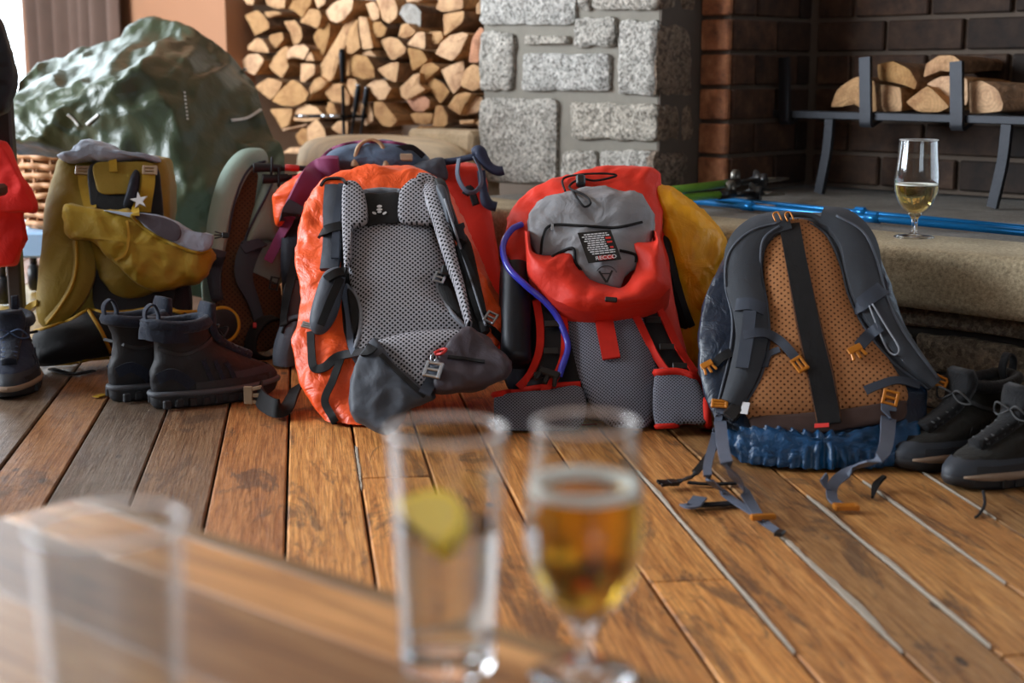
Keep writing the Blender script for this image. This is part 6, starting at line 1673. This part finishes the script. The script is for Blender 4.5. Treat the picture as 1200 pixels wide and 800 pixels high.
# ------------------------------------------------------------------ low table and glasses in front
TZ = .27
def tabletop_mat():
    m, nt, b = new_mat('lacquered_table_wood')
    v = coords(nt, scale=(2.2, 34, 10), rnd=True)
    g = noi(nt, v, 1.6, 6, .6, 1.2); oi = nd(nt, 'ShaderNodeObjectInfo')
    c = ramp(nt, g, [(.3, (.18, .075, .025)), (.5, (.40, .19, .065)), (.72, (.60, .34, .14))])
    c = mixc(nt, 1.0, c, oi.outputs['Color'], 'MULTIPLY')
    nt.links.new(c, b.inputs['Base Color'])
    b.inputs['Roughness'].default_value = .42; b.inputs['Specular IOR Level'].default_value = .6
    b.inputs['Coat Weight'].default_value = .25; b.inputs['Coat Roughness'].default_value = .35
    bump(nt, b, g, .12, .002)
    return m
M_TAB = tabletop_mat()
tcn = at_z(108, 578, TZ)
ta = (at_z(770, 790, TZ) - tcn); ta.z = 0; ta.normalize(); tb_ = V((-ta.y, ta.x, 0))
if tb_.y > 0: tb_ = -tb_
table = thing('coffee_table', 'low lacquered wooden table of planks with drinks, out of focus in front', 'table', (tcn.x, tcn.y, 0))
wid = [.018, .062, .088, .092, .085, .092, .09]
s = 0; tl = .95; rt = random.Random(2)
tn = [(.62, .70, .72), (1.75, 1.75, 1.7), (.62, .58, .55), (1.1, 1.1, 1.05), (.95, .93, .9), (1.2, 1.15, 1.1), (.9, .9, .85)]
for k, w_ in enumerate(wid):
    mb = MB(); C = tcn + ta * (tl / 2) + tb_ * (s + w_ / 2)
    cbox(mb, (0, 0, 0), *AX, tl, w_ - .0010, .032, .0009)
    o = mb.build('board', M_TAB, base=(0, 0, 0), smooth=False); o.parent = table
    o.location = V((C.x, C.y, TZ - .016 - rt.uniform(0, .0006))) - LOC[table.name]; o.rotation_euler = (0, 0, math.atan2(ta.y, ta.x)); o.color = (*tn[k], 1)
    s += w_
for a in (.08, tl - .08):
    for b in (.06, s - .06):
        mb = MB(); P = tcn + ta * a + tb_ * b
        cbox(mb, (P.x, P.y, (TZ - .034) / 2), ta, UZ, tb_, .05, TZ - .034, .05, .005); o = mb.build('leg', M_TAB, table, smooth=False)
for b in (.06, s - .06):
    mb = MB(); P = tcn + ta * (tl / 2) + tb_ * b
    cbox(mb, (P.x, P.y, TZ - .06), ta, UZ, tb_, tl - .22, .05, .02, .003); mb.build('apron', M_TAB, table, smooth=False)

def glass_mat(name, col=(1, 1, 1, 1), ior=1.48, rough=0.0):
    m, nt, b = new_mat(name)
    b.inputs['Base Color'].default_value = col; b.inputs['Roughness'].default_value = rough
    b.inputs['Transmission Weight'].default_value = 1.0; b.inputs['IOR'].default_value = ior
    return m
M_GL = glass_mat('clear_glass')
M_RIM = glass_mat('soft_glass_rim', (1, 1, 1, 1), 1.48, .55)
def thin_glass():
    m, nt, b = new_mat('thin_clear_glass'); nt.nodes.remove(b)
    out = nt.nodes['Material Output']
    tr = nd(nt, 'ShaderNodeBsdfTransparent'); tr.inputs[0].default_value = (.955, .97, .975, 1)
    gl = nd(nt, 'ShaderNodeBsdfGlossy'); gl.inputs['Roughness'].default_value = .07
    fr_ = nd(nt, 'ShaderNodeLayerWeight'); fr_.inputs[0].default_value = .5
    fac = math_(nt, 'ADD', math_(nt, 'MULTIPLY', math_(nt, 'POWER', fr_.outputs['Facing'], 2.6), .80), .05)
    mx = nd(nt, 'ShaderNodeMixShader'); nt.links.new(fac, mx.inputs[0]); nt.links.new(tr.outputs[0], mx.inputs[1]); nt.links.new(gl.outputs[0], mx.inputs[2])
    nt.links.new(mx.outputs[0], out.inputs[0]); return m
M_THIN = thin_glass()
M_WATER = glass_mat('still_water', (1, 1, 1, 1), 1.33)
M_BEER = glass_mat('amber_beer', (.985, .57, .06, 1), 1.34)
M_BEER2 = glass_mat('golden_beer', (.99, .80, .30, 1), 1.34)
M_FOAM = plain('beer_foam', '#fff8ea', .9)
def lem():
    m, nt, b = new_mat('lemon_peel'); b.inputs['Base Color'].default_value = (1.0, .62, .01, 1); b.inputs['Roughness'].default_value = .4
    b.inputs['Subsurface Weight'].default_value = .15
    bump(nt, b, noi(nt, coords(nt), 600, 2), .3, .0008); return m
M_LEM = lem(); M_PITH = plain('lemon_flesh', '#f3c94a', .45)
def tumbler(P, r0, r1, h, label):
    t = thing('highball_glass', label, 'glass', P)
    mb = MB(); th = .0022
    prof = [(.0005, 0), (r0 - .003, 0), (r0, .003), (r0 + (r1 - r0) * .5, h * .5), (r1, h - .001), (r1 - th * .5, h), (r1 - th, h - .001), (r0 - th + (r1 - r0) * .5, h * .5), (r0 - th, .016), (r0 - .006, .0125), (.0005, .0115)]
    wall = [(r0 - th + .0002, .0165), (r0 + .0004, .0165), (r0 + (r1 - r0) * .5, h * .5), (r1, h - .001), (r1 - th * .5, h), (r1 - th, h - .001), (r0 - th + (r1 - r0) * .5, h * .5)]
    lathe(mb, fine(wall + wall[:1], .006)[:-1], P, 64, close=True); mb.build('wall', M_THIN, t, solid=True)
    mb = MB(); tube(mb, [P + V(((r1 - th / 2) * math.cos(a), (r1 - th / 2) * math.sin(a), h)) for a in [k * math.pi / 32 for k in range(64)]], .00135, 8, closed=True); mb.build('rim', M_RIM, t)
    mb = MB(); lathe(mb, fine([(.0005, 0), (r0 - .003, 0), (r0, .003), (r0 + .0004, .0163), (r0 - th, .0163), (r0 - .006, .0125), (.0005, .0115)], .003), P, 64, close=True); mb.build('thick_base', M_GL, t, solid=True); return t
hb_ = at_z(525, 781, TZ)
hg = tumbler(hb_, .0265, .0335, .139, 'tall straight glass of water with a lemon slice on the low table')
def rad(z): return .0265 + .007 * z / .139 - .0021
mb = MB(); zl = .084
lathe(mb, fine([(.0005, .0118), (rad(.013) - .004, .0128), (rad(.017) , .0165), (rad(zl), zl), (.0005, zl)], .004), hb_, 64)
wo = mb.build('water', M_WATER, solid=True); tag(wo, 'clear water half filling the tall straight glass', 'water')
# lemon slice half floating
mb = MB(); c = hb_ + V((-.010, -.004, zl + .001)); n = 20; rows = []
nrm_ = V((-.38, -.42, .82)).normalized(); rr, uu, nn2 = side_basis(nrm_, (.42, 0, 1))
def wedge(mb, rad_, th, mat):
    pr = [(rad_ * math.cos(a), rad_ * math.sin(a)) for a in [math.pi * k / 16 for k in range(17)]]
    f = [c + rr * x + uu * (y - .006) + nn2 * th for x, y in pr]; b = [c + rr * x + uu * (y - .006) - nn2 * th for x, y in pr]
    mb.grid([f, b], None, True, mat, True, True)
wedge(mb, .0275, .0046, 0)
lm = mb.build('lemon_slice', M_LEM, smooth=False); tag(lm, 'yellow lemon slice floating in the tall glass of water', 'lemon')
mb = MB(); wedge(mb, .0235, .0050, 0); mb.build('flesh', M_PITH, lm, smooth=False)
lg_d = at_z(146, 930, TZ)
tumbler(at_z(143, 957, TZ), .0265, .0335, .139, 'empty tall straight glass at the near left of the low table')
def stem_glass(P, sc, fill, label, liquid, lname, llabel, foam=.004, wide=1.0):
    t = thing('stemmed_beer_glass', label, 'glass', P)
    K = sc
    outer = [(.0005, .001), (.031, .0), (.0315, .0015), (.028, .0028), (.012, .0045), (.0055, .008), (.0045, .020), (.0052, .029), (.010, .036), (.0225, .048), (.0315, .066), (.0345, .085), (.0340, .105), (.0315, .130), (.0298, .150), (.0295, .153)]
    inner = [(.0288, .153), (.0288, .150), (.0303, .130), (.0327, .105), (.0331, .085), (.0301, .0665), (.0212, .0495), (.009, .0385), (.0005, .036)]
    outer = [(r * (wide if z > .03 else 1), z) for r, z in outer]; inner = [(r * wide, z) for r, z in inner]
    mb = MB(); o2 = cat(outer[4:], 40); i2 = cat(inner[1:], 28)
    lathe(mb, [(r * K, z * K) for r, z in outer[:4] + o2 + [inner[0]] + i2], P, 64, close=True)
    k_ = next(i for i, (r, z) in enumerate(o2) if z > .0375)
    mb.v, mb.f, mb.uv, mb.m = [], [], [], []
    lathe(mb, [(r * K, z * K) for r, z in o2[k_:] + [inner[0]] + [q for q in i2 if q[1] > .0385]], P, 64, close=True); mb.build('bowl', M_THIN, t, solid=True)
    mb = MB(); tube(mb, [P + V((.02915 * wide * K * math.cos(a), .02915 * wide * K * math.sin(a), .153 * K)) for a in [k * math.pi / 32 for k in range(64)]], .0010 * K, 8, closed=True); mb.build('rim', M_RIM, t)
    mb = MB(); lathe(mb, [(r * K, z * K) for r, z in outer[:4] + o2[:k_ + 1] + [(.009 * wide, .0385), (.0005, .036)]], P, 64, close=True)
    mb.build('stem_and_foot', M_GL, t, solid=True)
    inn = sorted([(z, r) for r, z in i2])
    prof = [(.0005, .0362)] + [(r - .00015, z) for z, r in inn if .037 < z < fill]
    prof = [(r * K, z * K) for r, z in prof]; rt_ = prof[-1][0]
    mb = MB(); lathe(mb, prof + fine([(rt_, fill * K), (.0005, fill * K)], .004), P, 64)
    l = mb.build(lname, liquid, solid=True); tag(l, llabel, 'beer')
    mb = MB(); rows = [(rt_ * 1.0, fill * K - .0002), (rt_ * 1.0, fill * K + foam), (rt_ * .84, fill * K + foam * .9), (rt_ * .76, fill * K + .0004), (rt_ * .76, fill * K - .0002)]
    lathe(mb, rows, P, 64, close=True); mb.build('foam', M_FOAM, l)
    return t
bp = at_z(683, 793, TZ)
stem_glass(bp, .955, .113, 'stemmed glass of amber beer on the low table beside the water', M_BEER, 'amber_beer', 'amber beer with a ring of foam in the glass in front', .0055)
hp = at_z(1071, 278, HZ)
stem_glass(hp, 1.20, .083, 'stemmed glass with a little golden beer standing on the hearth kerb', M_BEER2, 'golden_beer', 'golden beer low in the glass on the hearth', .002)
